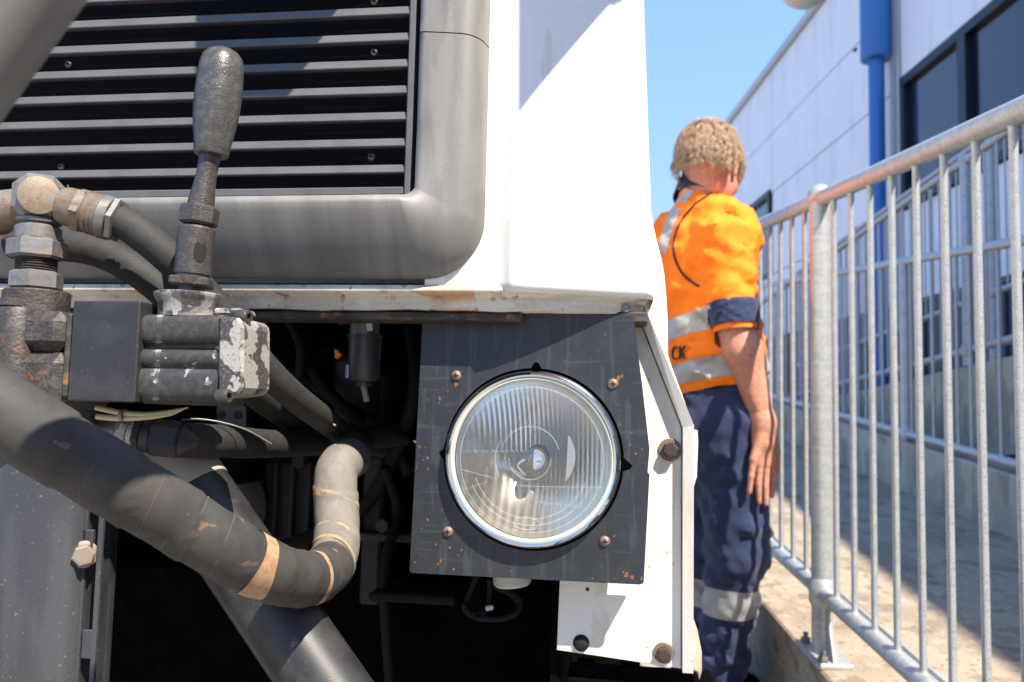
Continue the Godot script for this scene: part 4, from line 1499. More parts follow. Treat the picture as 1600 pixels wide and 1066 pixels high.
	# rusty couplings to either side
	begin(ft)
	lathe(eb + vx(-0.010, -0.004, -0.004), Vector3(-1, -0.12, -0.1), [[0.0, 22 * mpp], [18 * mpp, 27 * mpp], [26 * mpp, 31 * mpp], [60 * mpp, 33 * mpp], [64 * mpp, 36 * mpp], [110 * mpp, 36 * mpp]], 30)
	done("rusty_coupling", M.rusty_zinc, ft)
	begin(ft)
	var f0 := tp(96, 320, we)
	var f1 := tp(184, 345, we - 0.012)
	var fd := (f1 - f0).normalized()
	var fl := f0.distance_to(f1)
	lathe(f0, fd, [[0.0, 27 * mpp], [fl * 0.10, 30 * mpp], [fl * 0.28, 31 * mpp], [fl * 0.31, 33 * mpp], [fl * 0.46, 33 * mpp], [fl * 0.48, 31 * mpp], [fl * 0.56, 33.5 * mpp], [fl * 0.585, 31.5 * mpp], [fl * 0.64, 33.5 * mpp], [fl * 0.665, 31.5 * mpp], [fl * 0.70, 33.5 * mpp], [fl * 0.72, 33.5 * mpp]], 34)
	done("rusty_coupling", M.rusty_zinc, ft)
	begin(ft)
	hexbar(f0 + fd * fl * 0.29, fd, fl * 0.17, 36.5 * mpp, 0.3)
	done("coupling_hex", M.rusty_zinc, ft)
	begin(ft)
	lathe(f0 + fd * fl * 0.72, fd, [[0.0, 33 * mpp], [fl * 0.02, 34.5 * mpp], [fl * 0.17, 34.5 * mpp], [fl * 0.19, 33 * mpp]], 30)
	hexbar(f0 + fd * fl * 0.91, fd, fl * 0.12, 36 * mpp, 0.5)
	done("ferrule", M.zinc, ft)

	# ---- rubber hoses
	var h := thing("rubber_hose", "black rubber hose running from the rusty fitting down past the lever", "hose", truck, f1)
	begin(h)
	var pts := [f1 - fd * 0.004, tp(200, 352, we - 0.016), tp(232, 375, we - 0.022), tp(275, 413, we - 0.035), tp(320, 460, we - 0.055), tp(365, 515, we - 0.08), tp(405, 566, we - 0.11), tp(450, 612, we - 0.155), tp(498, 650, we - 0.235), tp(545, 682, we - 0.37), tp(600, 700, we - 0.52)]
	tube(curve(pts, 10), 0.0148, 22)
	done("hose", M.rubber, h)
	begin(h)
	rod(tp(521, 663, we - 0.16), tp(524, 666, we - 0.16), 0.0012, 8)
	done("red_mark", M.screw_rust, h)
	var h2 := thing("rubber_hose", "lower black rubber hose behind, curving down under the grille surround", "hose", truck, tp(90, 385, 0.16))
	begin(h2)
	pts = [tp(20, 380, 0.16), tp(90, 383, 0.16), tp(150, 392, 0.155), tp(205, 418, 0.15), tp(255, 456, 0.14), tp(300, 505, 0.12), tp(345, 560, 0.09), tp(395, 612, 0.03), tp(455, 655, -0.09), tp(520, 690, -0.22), tp(600, 705, -0.34)]
	tube(curve(pts, 10), 0.0152, 22)
	done("hose", M.rubber, h2)

	# ---- hose with the zinc nut below the valve
	var h3 := thing("boot_hose", "black hose with zinc nut and rubber boot below the valve block", "hose", truck, tp(190, 680, 0.17))
	var p0 := tp(150, 672, 0.175)
	var p1 := tp(300, 690, 0.155)
	var pd := (p1 - p0).normalized()
	var pl := p0.distance_to(p1)
	var m3 := pl / 150.0
	begin(h3)
	lathe(p0, pd, [[0.0, 17 * m3], [18 * m3, 17 * m3], [20 * m3, 20 * m3], [24 * m3, 20 * m3], [26 * m3, 22 * m3], [34 * m3, 22 * m3]], 26)
	done("thread", M.zinc, h3)
	begin(h3)
	hexbar(p0 + pd * 34 * m3, pd, 20 * m3, 29 * m3, 0.1)
	lathe(p0 + pd * 54 * m3, pd, [[0.0, 25 * m3], [7 * m3, 26 * m3], [10 * m3, 24 * m3]], 26)
	done("union_nut", M.bare_alloy, h3)
	begin(h3)
	hexbar(p0 + pd * 62 * m3, pd, 12 * m3, 30 * m3, 0.35)
	lathe(p0 + pd * 74 * m3, pd, [[0.0, 26 * m3], [3 * m3, 27 * m3], [14 * m3, 27 * m3]], 26)
	hexbar(p0 + pd * 84 * m3, pd, 52 * m3, 30 * m3, 0.2)
	lathe(p0 + pd * 135 * m3, pd, [[0.0, 27 * m3], [8 * m3, 24 * m3], [28 * m3, 10 * m3]], 26)
	done("rubber_boot", M.speckled_black, h3)
	begin(h3)
	tube(curve([p0 + pd * 132 * m3, tp(340, 690, 0.10), tp(420, 693, -0.03), tp(520, 690, -0.16), tp(620, 680, -0.28)], 8), 0.0165, 18)
	done("hose", M.rubber, h3)
	begin(h3)
	tube(curve([tp(284, 656, 0.13), tp(310, 655, 0.125), tp(345, 660, 0.115), tp(385, 672, 0.10), tp(424, 694, 0.08)], 8), 0.0009, 8)
	done("bright_wire", M.zinc, h3)

	# ---- cream wires with their tie
	var cw := thing("cut_wires", "two cut cream wires held by a grey tie under the valve", "wires", truck, tp(195, 645, 0.20))
	for q in [[[150, 637], [168, 641], [193, 646], [230, 648], [268, 643], [294, 637]], [[151, 651], [170, 653], [193, 654], [228, 652], [262, 648], [285, 641]]]:
		begin(cw)
		pts = []
		for p in q: pts.append(tp(p[0], p[1], 0.20))
		tube(curve(pts, 6), curve_r([0.0026, 0.0026, 0.0026, 0.0025, 0.0018, 0.0006], 6), 10)
		done("wire", M.cream_wire, cw)
	begin(cw)
	lathe(tp(190, 649.5, 0.20), X, [[0.0, 0.0], [0.0, 0.0056], [0.0028, 0.0056], [0.0028, 0.0]], 18)
	done("tie", M.bolt_beige, cw)

	# ---- the wrapped hose that swings in from the lower left
	var wh := thing("wrapped_hose", "thick tape-wrapped hose sweeping from the lower left and turning up beside the headlight", "hose", truck, atw(340, 850, 0.61))
	var way := [[-130, 560, 0.51], [0, 640, 0.52], [66, 683, 0.53], [130, 722, 0.545], [200, 764, 0.56], [270, 806, 0.585], [340, 850, 0.61], [400, 884, 0.645], [448, 902, 0.69], [488, 903, 0.75], [516, 884, 0.815], [526, 845, 0.865], [526, 800, 0.895], [524, 758, 0.91], [529, 730, 0.93], [548, 716, 0.985]]
	pts = []
	for q in way: pts.append(atw(q[0], q[1], q[2]))
	var path := curve(pts, 12)
	var ripple := func(run, a):
		var saw: float = fposmod((run + 0.010 * cos(a + 0.6)) / 0.052, 1.0)
		return 0.0013 * saw - 0.0004 * exp(-pow(saw / 0.03, 2)) + 0.00025 * sin(run * 160.0 + 2.0 * sin(a))
	begin(wh)
	tube(path.slice(0, 121), 0.0234, 40, true, ripple)
	done("wrap", M.hose_wrap, wh)
	begin(wh)
	tube(path.slice(120), 0.02335, 40, true, func(run, a): return ripple.call(run + 0.3, a))
	done("dusty_wrap", M.dusty_wrap, wh).set_meta("label", "upright end of the hose, dusty beige")
	var fr := frames(path)
	for q in [[7.0, 5.0, 0.8], [9.0, 2.2, 0.5], [10.35, 1.4, 0.4], [11.0, 1.2, 0.4], [12.4, 2.4, 0.5], [3.35, 0.22, 0.1], [4.5, 0.18, 0.1], [5.05, 0.35, 0.1], [5.45, 0.3, 0.1], [6.05, 0.2, 0.1], [7.6, 0.25, 0.1], [8.3, 0.2, 0.1]]:
		begin(wh)
		var grid := []
		for e in [0.0, 0.5, 1.0]:
			var row := []
			for k in 41:
				var ang := TAU * k / 40
				var i: float = clampf((q[0] * 12.0) + q[1] * (e - 0.5) * (1.0 + 0.25 * sin(ang * 2.0)) + 3.6 * cos(ang - 2.2), 0.0, fr.size() - 2.0)
				var i0 := int(i)
				var ff := i - i0
				var fa: Array = fr[i0]
				var fb2: Array = fr[i0 + 1]
				row.append(fa[0].lerp(fb2[0], ff) + (fa[1].lerp(fb2[1], ff) * cos(ang) + fa[2].lerp(fb2[2], ff) * sin(ang)) * ((0.0243 if q[1] > 0.5 else 0.0241) + 0.0002 * sin(ang * 5.0)))
			grid.append(row)
		for r in grid: r.reverse()
		sheet(grid)
		done("tape_band" if q[1] > 0.5 else "wrap_seam", M.tan_tape if q[1] > 0.5 else M.wrap_seam, wh)

	# ---- diagonal black tube behind it
	var dt := thing("diagonal_tube", "thick glossy black tube slanting down to the bottom edge behind the wrapped hose", "tube", truck, atw(420, 960, 0.76))
	var ta := atw(258, 703, 0.82)
	var tb := atw(590, 1190, 0.74)
	begin(dt)
	rod(ta, tb, 0.036, 40, 0.004)
	done("tube", M.tube_black, dt)
	begin(dt)
	var td := (tb - ta).normalized()
	lathe(ta - td * 0.002, td, [[0.0, 0.0], [0.0, 0.032], [0.004, 0.0366], [0.055, 0.0366], [0.056, 0.0358]], 40)
	done("pale_collar", M.wall_concrete, dt)

	# ---- steel post at the left that carries the valve
	var ps := thing("steel_post", "dusty blue-grey steel post in the lower left corner with a hexagon bolt", "post", truck, Vector3(tp(40, 900, 0.2).x, 0, 0.2))
	begin(ps)
	var pw := 0.20
	var x0 := tp(-120, 850, pw).x
	var x1 := tp(119, 850, pw).x
	rows = []
	var ytop := tp(60, 640, pw).y
	for k in 12:
		var row := []
		var y := lerpf(ytop, 0.0, k / 11.0)
		for j in 17:
			var e := j / 16.0
			row.append(vx(lerpf(x0, x1, e), y, pw + 0.012 - 0.03 * pow(absf(e - 0.62) * 1.6, 2.2)))
		row.append(vx(x1, y, pw - 0.05))
		rows.append(row)
	sheet(rows, 0.01, vx(0, 0, -1))
	done("post", M.post_steel, ps)
	# slotted flange: rails, and bridges between the long holes
	var fx := [119.5, 127.0, 143.5, 151.0]
	begin(ps)
	var strip := func(xl, xr, ya, yb): pbox(xl, ya, xr, yb, pw - 0.008, 0.004, 0.0006)
	strip.call(fx[0], fx[1], 760.0, 1150.0)
	strip.call(fx[2], fx[3], 800.0, 1150.0)
	strip.call(127.0, 143.5, 828.0, 884.0)
	strip.call(127.0, 143.5, 760.0, 790.0)
	strip.call(127.0, 143.5, 985.0, 1030.0)
	done("slotted_flange", M.post_steel, ps)
	var bolt := part("hex_bolt", ps)
	var bp := tp(131, 866, pw - 0.008)
	var bd := Vector3(0.55, 0.02, 0.85).normalized()
	begin(bolt)
	lathe(bp, bd, [[0.0, 0.0118], [0.0025, 0.0118], [0.003, 0.0110], [0.003, 0.0]], 28)
	done("washer", M.bolt_beige, bolt)
	begin(bolt)
	hexbar(bp + bd * 0.003, bd, 0.0095, 0.0096, 0.3)
	lathe(bp + bd * 0.0125, bd, [[0.0, 0.006], [0.0003, 0.006], [0.0003, 0.0]], 18)
	done("bolt_head", M.bolt_beige, bolt)
	# ---- grey pipe across the top left corner
	var pp := thing("grey_pipe", "dusty grey pipe cutting across the top left corner", "pipe", truck, atw(-10, 35, 0.334))
	begin(pp)
	rod(atw(585, -814, 0.334), atw(-196, 292, 0.334), 0.0226, 36, 0.002)
	done("pipe", M.trim_grey, pp)

# ---------------------------------------------------------------- the worker
# A field on a grid: every bone adds its distance within its own box, joined by a smooth minimum; then surface nets.
# bones: [a, b, radius a, radius b, smoothing, squash direction, squash factor]
func body_mesh(bones: Array, cell: float, wrinkle = null) -> Array:
	var lo := Vector3.ONE * 1e9
	var hi := Vector3.ONE * -1e9
	for q in bones:
		var m: float = maxf(q[2], q[3]) + cell * 4.0
		for e in 2:
			lo = lo.min(q[e] - Vector3.ONE * m)
			hi = hi.max(q[e] + Vector3.ONE * m)
	var nx := int((hi.x - lo.x) / cell) + 2
	var ny := int((hi.y - lo.y) / cell) + 2
	var nz := int((hi.z - lo.z) / cell) + 2
	var f := PackedFloat32Array()
	f.resize(nx * ny * nz)
	f.fill(1.0)
	for q in bones:
		var a: Vector3 = q[0]
		var ab: Vector3 = q[1] - a
		var ra: float = q[2]
		var dr: float = q[3] - ra
		var k: float = q[4]
		var sq: bool = q.size() > 5
		var sd: Vector3 = q[5] if sq else Vector3.ZERO
		var sf: float = 1.0 / q[6] - 1.0 if sq else 0.0
		var l2 := maxf(ab.length_squared(), 1e-9)
		var m: float = maxf(q[2], q[3]) + k * 0.6 + cell * 3.0
		var bl: Vector3 = (a.min(q[1]) - Vector3.ONE * m - lo) / cell
		var bh: Vector3 = (a.max(q[1]) + Vector3.ONE * m - lo) / cell
		for iz in range(maxi(0, int(bl.z)), mini(nz, int(bh.z) + 1)):
			for iy in range(maxi(0, int(bl.y)), mini(ny, int(bh.y) + 1)):
				var row := (iz * ny + iy) * nx
				for ix in range(maxi(0, int(bl.x)), mini(nx, int(bh.x) + 1)):
					var p := lo + Vector3(ix, iy, iz) * cell - a
					if sq: p += sd * (p.dot(sd) * sf)
					var t := clampf(p.dot(ab) / l2, 0.0, 1.0)
					var d := (p - ab * t).length() - ra - dr * t
					var c := f[row + ix]
					var h := k - absf(c - d)
					if h > 0.0: f[row + ix] = minf(c, d) - h * h * 0.25 / k
					elif d < c: f[row + ix] = d
	if wrinkle != null:
		for iz in nz:
			for iy in ny:
				for ix in nx:
					var i := (iz * ny + iy) * nx + ix
					if absf(f[i]) < cell * 3.0: f[i] += wrinkle.call(lo + Vector3(ix, iy, iz) * cell)
	var vid := {}
	var pts := PackedVector3Array()
	var idx := PackedInt32Array()
	var off := [0, 1, nx, nx + 1, nx * ny, nx * ny + 1, nx * ny + nx, nx * ny + nx + 1]
	for iz in nz - 1:
		for iy in ny - 1:
			for ix in nx - 1:
				var i := (iz * ny + iy) * nx + ix
				var c0 := f[i]
				if c0 > cell * 3.0: continue
				var s := 0
				for o in 8: s += 1 if f[i + off[o]] < 0.0 else 0
				if s == 0 or s == 8: continue
				var sum := Vector3.ZERO
				var cnt := 0
				for e in EDGES:
					var d0 := f[i + off[e[0]]]
					var d1 := f[i + off[e[1]]]
					if (d0 < 0.0) != (d1 < 0.0):
						sum += CORNERS[e[0]].lerp(CORNERS[e[1]], d0 / (d0 - d1))
						cnt += 1
				vid[i] = pts.size()
				pts.append(lo + (Vector3(ix, iy, iz) + sum / cnt) * cell)
	for i in vid:
		var ix: int = i % nx
		var iy: int = (i / nx) % ny
		var iz: int = i / (nx * ny)
		if ix == 0 or iy == 0 or iz == 0: continue
		for ax in 3:
			var st1: int = [1, nx, nx * ny][ax]
			var s0 := f[i] < 0.0
			if s0 == (f[i + st1] < 0.0): continue
			var u: int = [nx, nx * ny, 1][ax]
			var w: int = [nx * ny, 1, nx][ax]
			if not (vid.has(i - u) and vid.has(i - w) and vid.has(i - u - w)): continue
			var q := [vid[i], vid[i - u], vid[i - u - w], vid[i - w]]
			if s0: idx.append_array([q[0], q[1], q[2], q[0], q[2], q[3]])
			else: idx.append_array([q[0], q[2], q[1], q[0], q[3], q[2]])
	var nrm := PackedVector3Array()
	nrm.resize(pts.size())
	for k in range(0, idx.size(), 3):
		var n := (pts[idx[k + 1]] - pts[idx[k]]).cross(pts[idx[k + 2]] - pts[idx[k]])
		for e in 3: nrm[idx[k + e]] += n
	var soup := []
	for k in range(0, idx.size(), 3):
		var tr := []
		for e in 3: tr.append([pts[idx[k + e]], nrm[idx[k + e]].normalized()])
		soup.append(tr)
	return soup

const CORNERS: Array[Vector3] = [Vector3(0, 0, 0), Vector3(1, 0, 0), Vector3(0, 1, 0), Vector3(1, 1, 0), Vector3(0, 0, 1), Vector3(1, 0, 1), Vector3(0, 1, 1), Vector3(1, 1, 1)]
const EDGES := [[0, 1], [2, 3], [4, 5], [6, 7], [0, 2], [1, 3], [4, 6], [5, 7], [0, 4], [1, 5], [2, 6], [3, 7]]

func cut(soup: Array, side: Callable) -> Array:            # [the part where side(p) > 0, the rest]
	var keep := []
	var rest := []
	for tr in soup:
		var d := [side.call(tr[0][0]), side.call(tr[1][0]), side.call(tr[2][0])]
		var n := 0
		for x in d: n += 1 if x > 0.0 else 0
		if n == 3: keep.append(tr)
		elif n == 0: rest.append(tr)
		else:
			var a := []
			var b := []
			for i in 3:
				var j := (i + 1) % 3
				(a if d[i] > 0.0 else b).append(tr[i])
				if (d[i] > 0.0) != (d[j] > 0.0):
					var t: float = d[i] / (d[i] - d[j])
					var m := [tr[i][0].lerp(tr[j][0], t), tr[i][1].lerp(tr[j][1], t)]
					a.append(m); b.append(m)
			for i in range(1, a.size() - 1): keep.append([a[0], a[i], a[i + 1]])
			for i in range(1, b.size() - 1): rest.append([b[0], b[i], b[i + 1]])
	return [keep, rest]

func skin_on(called: String, soup: Array, mat: Material, parent: Node3D, puff := 0.0) -> MeshInstance3D:
	var vv := PackedVector3Array()
	var nn := PackedVector3Array()
	var base := base_of(parent)
	for tr in soup:
		for e in [0, 2, 1]:
			vv.append(tr[e][0] + tr[e][1] * puff - base)
			nn.append(tr[e][1])
	var a := []
	a.resize(Mesh.ARRAY_MAX)
	a[Mesh.ARRAY_VERTEX] = vv
	a[Mesh.ARRAY_NORMAL] = nn
	var am := ArrayMesh.new()
	am.add_surface_from_arrays(Mesh.PRIMITIVE_TRIANGLES, a)
	am.surface_set_material(0, mat)
	var o := MeshInstance3D.new()
	o.mesh = am
	o.name = called
	parent.add_child(o, true)
	return o

func on_skin(soup: Array, from: Vector3, dir: Vector3) -> Vector3:      # where a line first meets a surface
	var best := 1e9
	for tr in soup:
		var hit = Geometry3D.ray_intersects_triangle(from, dir, tr[0][0], tr[1][0], tr[2][0])
		if hit != null: best = minf(best, from.distance_to(hit))
	return from + dir * (best if best < 1e8 else 0.0)

func worker() -> void:
	var foot := at(1100, 640, 2.42)
	foot.y = 0
	var t := thing("person", "worker seen from behind in orange high-visibility shirt and navy trousers by the railing", "person", Transform3D(), foot)
	var yaw := 0.88                                          # the body faces away and to the right
	var fwd := Vector3(sin(yaw), 0, -cos(yaw))
	var rgt := Vector3(cos(yaw), 0, sin(yaw))
	var U := Vector3.UP
	var pelvis := at(1112, 640, 2.42)
	var waist := at(1112, 560, 2.42)
	var chest := at(1100, 425, 2.42)
	var c7 := at(1096, 307, 2.43)
	var shr := at(1135, 368, 2.32)
	var shl := chest + (chest - shr) * Vector3(1, 0, 1) + Vector3(0, shr.y - chest.y, 0)
	var elr := at(1147, 500, 2.27)
	var wrr := at(1193, 660, 2.25)
	var ell := shl + Vector3(-0.06, -0.28, -0.02)
	var wrl := ell + Vector3(0.02, -0.2, -0.16)
	var hdc := at(1109, 266, 2.40)
	var hipr := at(1138, 660, 2.36)
	var hipl := pelvis * 2.0 - hipr
	hipl.y = hipr.y
	var knr := at(1150, 865, 2.345)
	var anr := at(1118, 1085, 2.42)
	var knl := at(1098, 870, 2.50)
	var anl := at(1082, 1080, 2.58)

	# ---- the body: one skin, from a coarse grid for trunk and limbs, finer ones for head and hand
	var hy := 0.62
	var hf := Vector3(sin(hy) * 0.92, -0.36, -cos(hy) * 0.92).normalized()     # where the face looks
	var hr := hf.cross(U).normalized()
	var hu := hr.cross(hf)
	var H := func(x, y, z): return hdc + hr * x + hu * y + hf * z
	var soup := body_mesh([
		[c7, hdc - U * 0.03, 0.058, 0.056, 0.03],
		[c7 - U * 0.05, chest, 0.045, 0.10, 0.05],
		[chest, pelvis, 0.115, 0.115, 0.06, fwd, 0.75],
		[shl * 0.9 + shr * 0.1, shr * 0.9 + shl * 0.1, 0.055, 0.055, 0.05],
		[shr, elr, 0.054, 0.046, 0.03], [elr, elr.lerp(wrr, 0.3), 0.047, 0.050, 0.03], [elr.lerp(wrr, 0.3), wrr, 0.050, 0.030, 0.03],
		[shl, ell, 0.052, 0.045, 0.03], [ell, wrl, 0.045, 0.028, 0.03], [wrl, wrl + Vector3(0.03, -0.09, -0.05), 0.035, 0.03, 0.03],
		[hipr, knr, 0.075, 0.055, 0.04], [knr, anr, 0.052, 0.04, 0.03], [hipl, knl, 0.075, 0.055, 0.04], [knl, anl, 0.052, 0.04, 0.03],
	], 0.012)
	var head := body_mesh([
		[H.call(0, 0.030, 0.018), H.call(0, 0.032, -0.030), 0.083, 0.086, 0.03, hr, 0.90],
		[H.call(0, -0.010, 0.050), H.call(0, -0.068, 0.062), 0.056, 0.034, 0.035],
		[H.call(0.030, -0.055, 0.030), H.call(-0.030, -0.055, 0.030), 0.034, 0.034, 0.03],
		[H.call(0, 0.0, 0.098), H.call(0, -0.030, 0.112), 0.010, 0.014, 0.015],
		[H.call(0.032, 0.016, 0.084), H.call(-0.032, 0.016, 0.084), 0.014, 0.014, 0.02],
		[H.call(0.040, -0.022, 0.066), H.call(0.046, -0.030, 0.050), 0.024, 0.022, 0.02],
		[H.call(-0.040, -0.022, 0.066), H.call(-0.046, -0.030, 0.050), 0.024, 0.022, 0.02],
		[H.call(0.016, -0.060, 0.092), H.call(-0.016, -0.060, 0.092), 0.009, 0.009, 0.012],
		[H.call(0.080, 0.018, -0.004), H.call(0.079, -0.022, 0.002), 0.016, 0.011, 0.006, hr, 0.42],
		[H.call(0.086, 0.026, -0.014), H.call(0.084, -0.004, -0.018), 0.006, 0.005, 0.004],
		[H.call(-0.080, 0.018, -0.004), H.call(-0.079, -0.022, 0.002), 0.016, 0.011, 0.006, hr, 0.42],
		[c7 + U * 0.005, hdc - U * 0.035 - fwd * 0.0, 0.059, 0.058, 0.03],
	], 0.0045)
	soup.append_array(head)
	# right hand: little finger nearest, thumb on the far side
	var kn := [at(1178, 718, 2.225), at(1188, 724, 2.235), at(1197, 724, 2.25), at(1206, 718, 2.265)]
	var mid := [at(1174, 744, 2.222), at(1185, 757, 2.232), at(1196, 758, 2.248), at(1208, 748, 2.268)]
	var tip := [at(1171, 769, 2.225), at(1187, 785, 2.232), at(1197, 787, 2.246), at(1206, 775, 2.262)]
	var bones := [[wrr + (elr - wrr).normalized() * 0.03, wrr, 0.031, 0.029, 0.02], [wrr, at(1192, 690, 2.245), 0.029, 0.030, 0.03]]
	for i in 4:
		bones.append([at(1190 + i * 2.5, 684, 2.235 + i * 0.008), kn[i], 0.017, 0.0125, 0.012])
		bones.append([kn[i], mid[i], 0.0118 if i else 0.0105, 0.0098 if i else 0.0085, 0.004])
		bones.append([mid[i], tip[i], 0.0098 if i else 0.0085, 0.0076 if i else 0.007, 0.003])
	bones.append([at(1202, 680, 2.262), at(1213, 705, 2.285), 0.017, 0.0125, 0.014])
	bones.append([at(1213, 705, 2.285), at(1214, 736, 2.29), 0.0118, 0.0085, 0.004])
	soup.append_array(body_mesh(bones, 0.0032))
	skin_on("body", soup, M.skin, t)

	# ---- hair: a cap on the skull and many short tufts
	var cap := body_mesh([
		[H.call(0, 0.033, 0.018), H.call(0, 0.035, -0.032), 0.086, 0.090, 0.03, hr, 0.91],
		[H.call(0, -0.005, -0.048), H.call(0, -0.040, -0.048), 0.060, 0.047, 0.03],
		[H.call(0.066, 0.0, -0.03), H.call(0.062, -0.02, -0.035), 0.026, 0.02, 0.02],
		[H.call(-0.066, 0.0, -0.03), H.call(-0.062, -0.02, -0.035), 0.026, 0.02, 0.02],
	], 0.006, func(p): return (sin(p.x * 210.0 + p.y * 90.0) + sin(p.y * 260.0 + p.z * 120.0) + sin(p.z * 230.0 - p.x * 60.0)) * 0.0005)
	var hairline := func(p):
		var q := Vector3((p - hdc).dot(hr), (p - hdc).dot(hu), (p - hdc).dot(hf))
		var ear := Vector2(q.y - 0.0, q.z + 0.004).length() - 0.034
		return minf(minf(q.y + 0.043 - 0.2 * absf(q.x) + 0.006 * sin(q.x * 160.0) + 0.005 * sin(q.x * 330.0 + 1.0) + 0.9 * maxf(0.0, q.z + 0.03) * 0.0, 0.085 - q.z + 0.25 * (q.y - 0.05)), minf(ear if absf(q.x) > 0.05 else 9.0, q.y + 0.03 if q.z > -0.01 else 9.0))
	var crown: Array = cut(cap, hairline)[0]
	var hn := skin_on("hair", crown, M.hair, t)
	# tufts
	begin(t)
	var r2 := RandomNumberGenerator.new()
	r2.seed = 5
	var whirl := noise(77, 4.5)
	var grp := group()
	for k in 12000:
		var tr: Array = crown[r2.randi_range(0, crown.size() - 1)]
		var p: Vector3 = tr[0][0]
		var n: Vector3 = tr[0][1]
		var q := Vector3((p - hdc).dot(hr), (p - hdc).dot(hu), (p - hdc).dot(hf))
		var thin := smoothstep(0.085, 0.125, q.y) * smoothstep(-0.06, 0.0, q.z + 0.02)
		if r2.randf() < thin * 0.55: continue
		var down := (-U * 0.9 + rgt * 0.25 * q.x * 10.0 - fwd * 0.25)
		if q.y > 0.08: down = (p - H.call(0, q.y, -0.01)) * 9.0 + rgt * 0.3
		down += Vector3(whirl.get_noise_3d(p.x * 6, p.y * 6, p.z * 6), whirl.get_noise_3d(p.y * 6 + 9, p.z * 6, p.x * 6), whirl.get_noise_3d(p.z * 6 + 5, p.x * 6, p.y * 6)) * 1.5
		down = (down - n * down.dot(n)).normalized()
		var L := r2.randf_range(0.016, 0.032) * (0.7 if q.y < -0.02 else 1.0) * (1.5 if r2.randf() < 0.08 else 1.0)
		var curl := r2.randf_range(-0.6, 0.6)
		var side := n.cross(down)
		var wd := r2.randf_range(0.0005, 0.0013)
		var prev := p - n * 0.002
		var pl := prev - side * wd
		var pr := prev + side * wd
		var pt := prev + n * wd
		for e in range(1, 5):
			var s := e / 4.0
			var c := p + down * L * s + n * (0.010 * sin(s * 2.4) * r2.randf_range(0.5, 1.5)) + side * curl * L * 0.5 * s * s
			var ww := wd * (1.0 - s * 0.85)
			var l := c - side * ww
			var r := c + side * ww
			var tt := c + n * ww * 0.8
			quad(pl, pt, tt, l, grp)
			quad(pt, pr, r, tt, grp)
			pl = l; pr = r; pt = tt
	var tufts := done("hair_tufts", M.hair, hn)
	tufts.set_meta("kind", "stuff")

	# ---- shirt
	var fold := noise(33, 5.0, FastNoiseLite.TYPE_SIMPLEX_SMOOTH, 2)
	var wr := func(p):
		var s := clampf((p - elr).length() * 3.0, 0.0, 1.0)
		return fold.get_noise_3d(p.x * 1.3 + p.y, p.y * 1.8, p.z * 1.3) * 0.017 + fold.get_noise_3d(p.x * 2.6 + 7, p.y * 4.2 + p.x * 1.5, p.z * 2.6) * 0.010 * (1.6 - s) - absf(fold.get_noise_3d(p.x * 3.2 + p.y * 2.0, p.y * 3.6 - p.x, p.z * 3.2 + 11)) * 0.014 + 0.003
	var slv := elr.lerp(shr, 0.02) + Vector3(0, 0.012, 0)
	var shirt := body_mesh([
		[c7 - U * 0.005, c7 - U * 0.06, 0.072, 0.080, 0.05],
		[chest + U * 0.03, waist, 0.150, 0.138, 0.08, fwd, 0.80],
		[waist, pelvis + U * 0.01, 0.140, 0.150, 0.06, fwd, 0.88],
		[chest + U * 0.09 - rgt * 0.075, chest + U * 0.09 + rgt * 0.07, 0.098, 0.092, 0.07],
		[waist + fwd * 0.06 - U * 0.01, pelvis + fwd * 0.085 + U * 0.02, 0.098, 0.105, 0.06],
		[shl * 0.92 + shr * 0.08, shr * 0.92 + shl * 0.08, 0.066, 0.070, 0.06],
		[shr, slv, 0.068, 0.066, 0.035], [shl, ell, 0.070, 0.062, 0.04],
	], 0.011, wr)
	# neck opening, hem and sleeve ends
	var neck_n := (U * 0.93 - fwd * -0.25).normalized()
	shirt = cut(shirt, func(p): return -(p - (c7 + U * 0.026)).dot((U * 0.9 + fwd * 0.35).normalized()) if Vector2(p.x - c7.x, p.z - c7.z).length() < 0.16 else 1.0)[0]
	var hem := at(1120, 622, 2.3).y
	shirt = cut(shirt, func(p): return p.y - hem - 0.035 * (p - pelvis).dot(rgt) / 0.15 + 0.012 * sin((p - pelvis).dot(fwd) * 9.0) if (p - elr).length() > 0.11 else 1.0)[0]
	var ad := (slv - shr).normalized()
	var sl2 := cut(shirt, func(p): return (p - slv).dot(ad) + 0.012 if (p - slv).length() < 0.105 and (p - chest).dot(rgt) > 0.09 else -1.0)
	shirt = sl2[1]
	var left_end: Array = cut(shirt, func(p): return (p - shl.lerp(ell, 0.85)).dot((ell - shl).normalized()) if (p - ell).length() < 0.12 else -1.0)
	shirt = left_end[1]
	# silver bands, cut from the shirt between two levels
	var body_side := func(p): return 1.0 if (p - elr.lerp(shr, 0.4)).length() > 0.155 or (p - chest).dot(rgt) < 0.115 else -1.0
	for q in [[497, 529], [569, 601]]:
		var y1 := at(1085, q[0], 2.42).y
		var y0 := at(1085, q[1], 2.42).y
		var lev := func(p):
			if body_side.call(p) < 0: return -1.0
			var y: float = p.y - 0.028 * (p - chest).dot(rgt) / 0.15
			return minf(y1 - y, y - y0)
		var c: Array = cut(shirt, lev)
		skin_on("silver_band", c[0], M.silver_tape, t, 0.0012)
		shirt = c[1]
	var sh := skin_on("shirt", shirt, M.orange_cloth, t)
	# rolled navy cuff with an orange edge
	var cuff := body_mesh([[slv - ad * 0.016, slv + ad * 0.026, 0.0735, 0.067, 0.01]], 0.006, func(p): return fold.get_noise_3d(p.x * 9, p.y * 16, p.z * 9) * 0.006)
	cuff = cut(cuff, func(p): return minf((p - slv + ad * 0.030).dot(ad), (slv + ad * 0.036 - p).dot(ad)))[0]
	skin_on("cuff", cuff, M.navy_cloth, t)
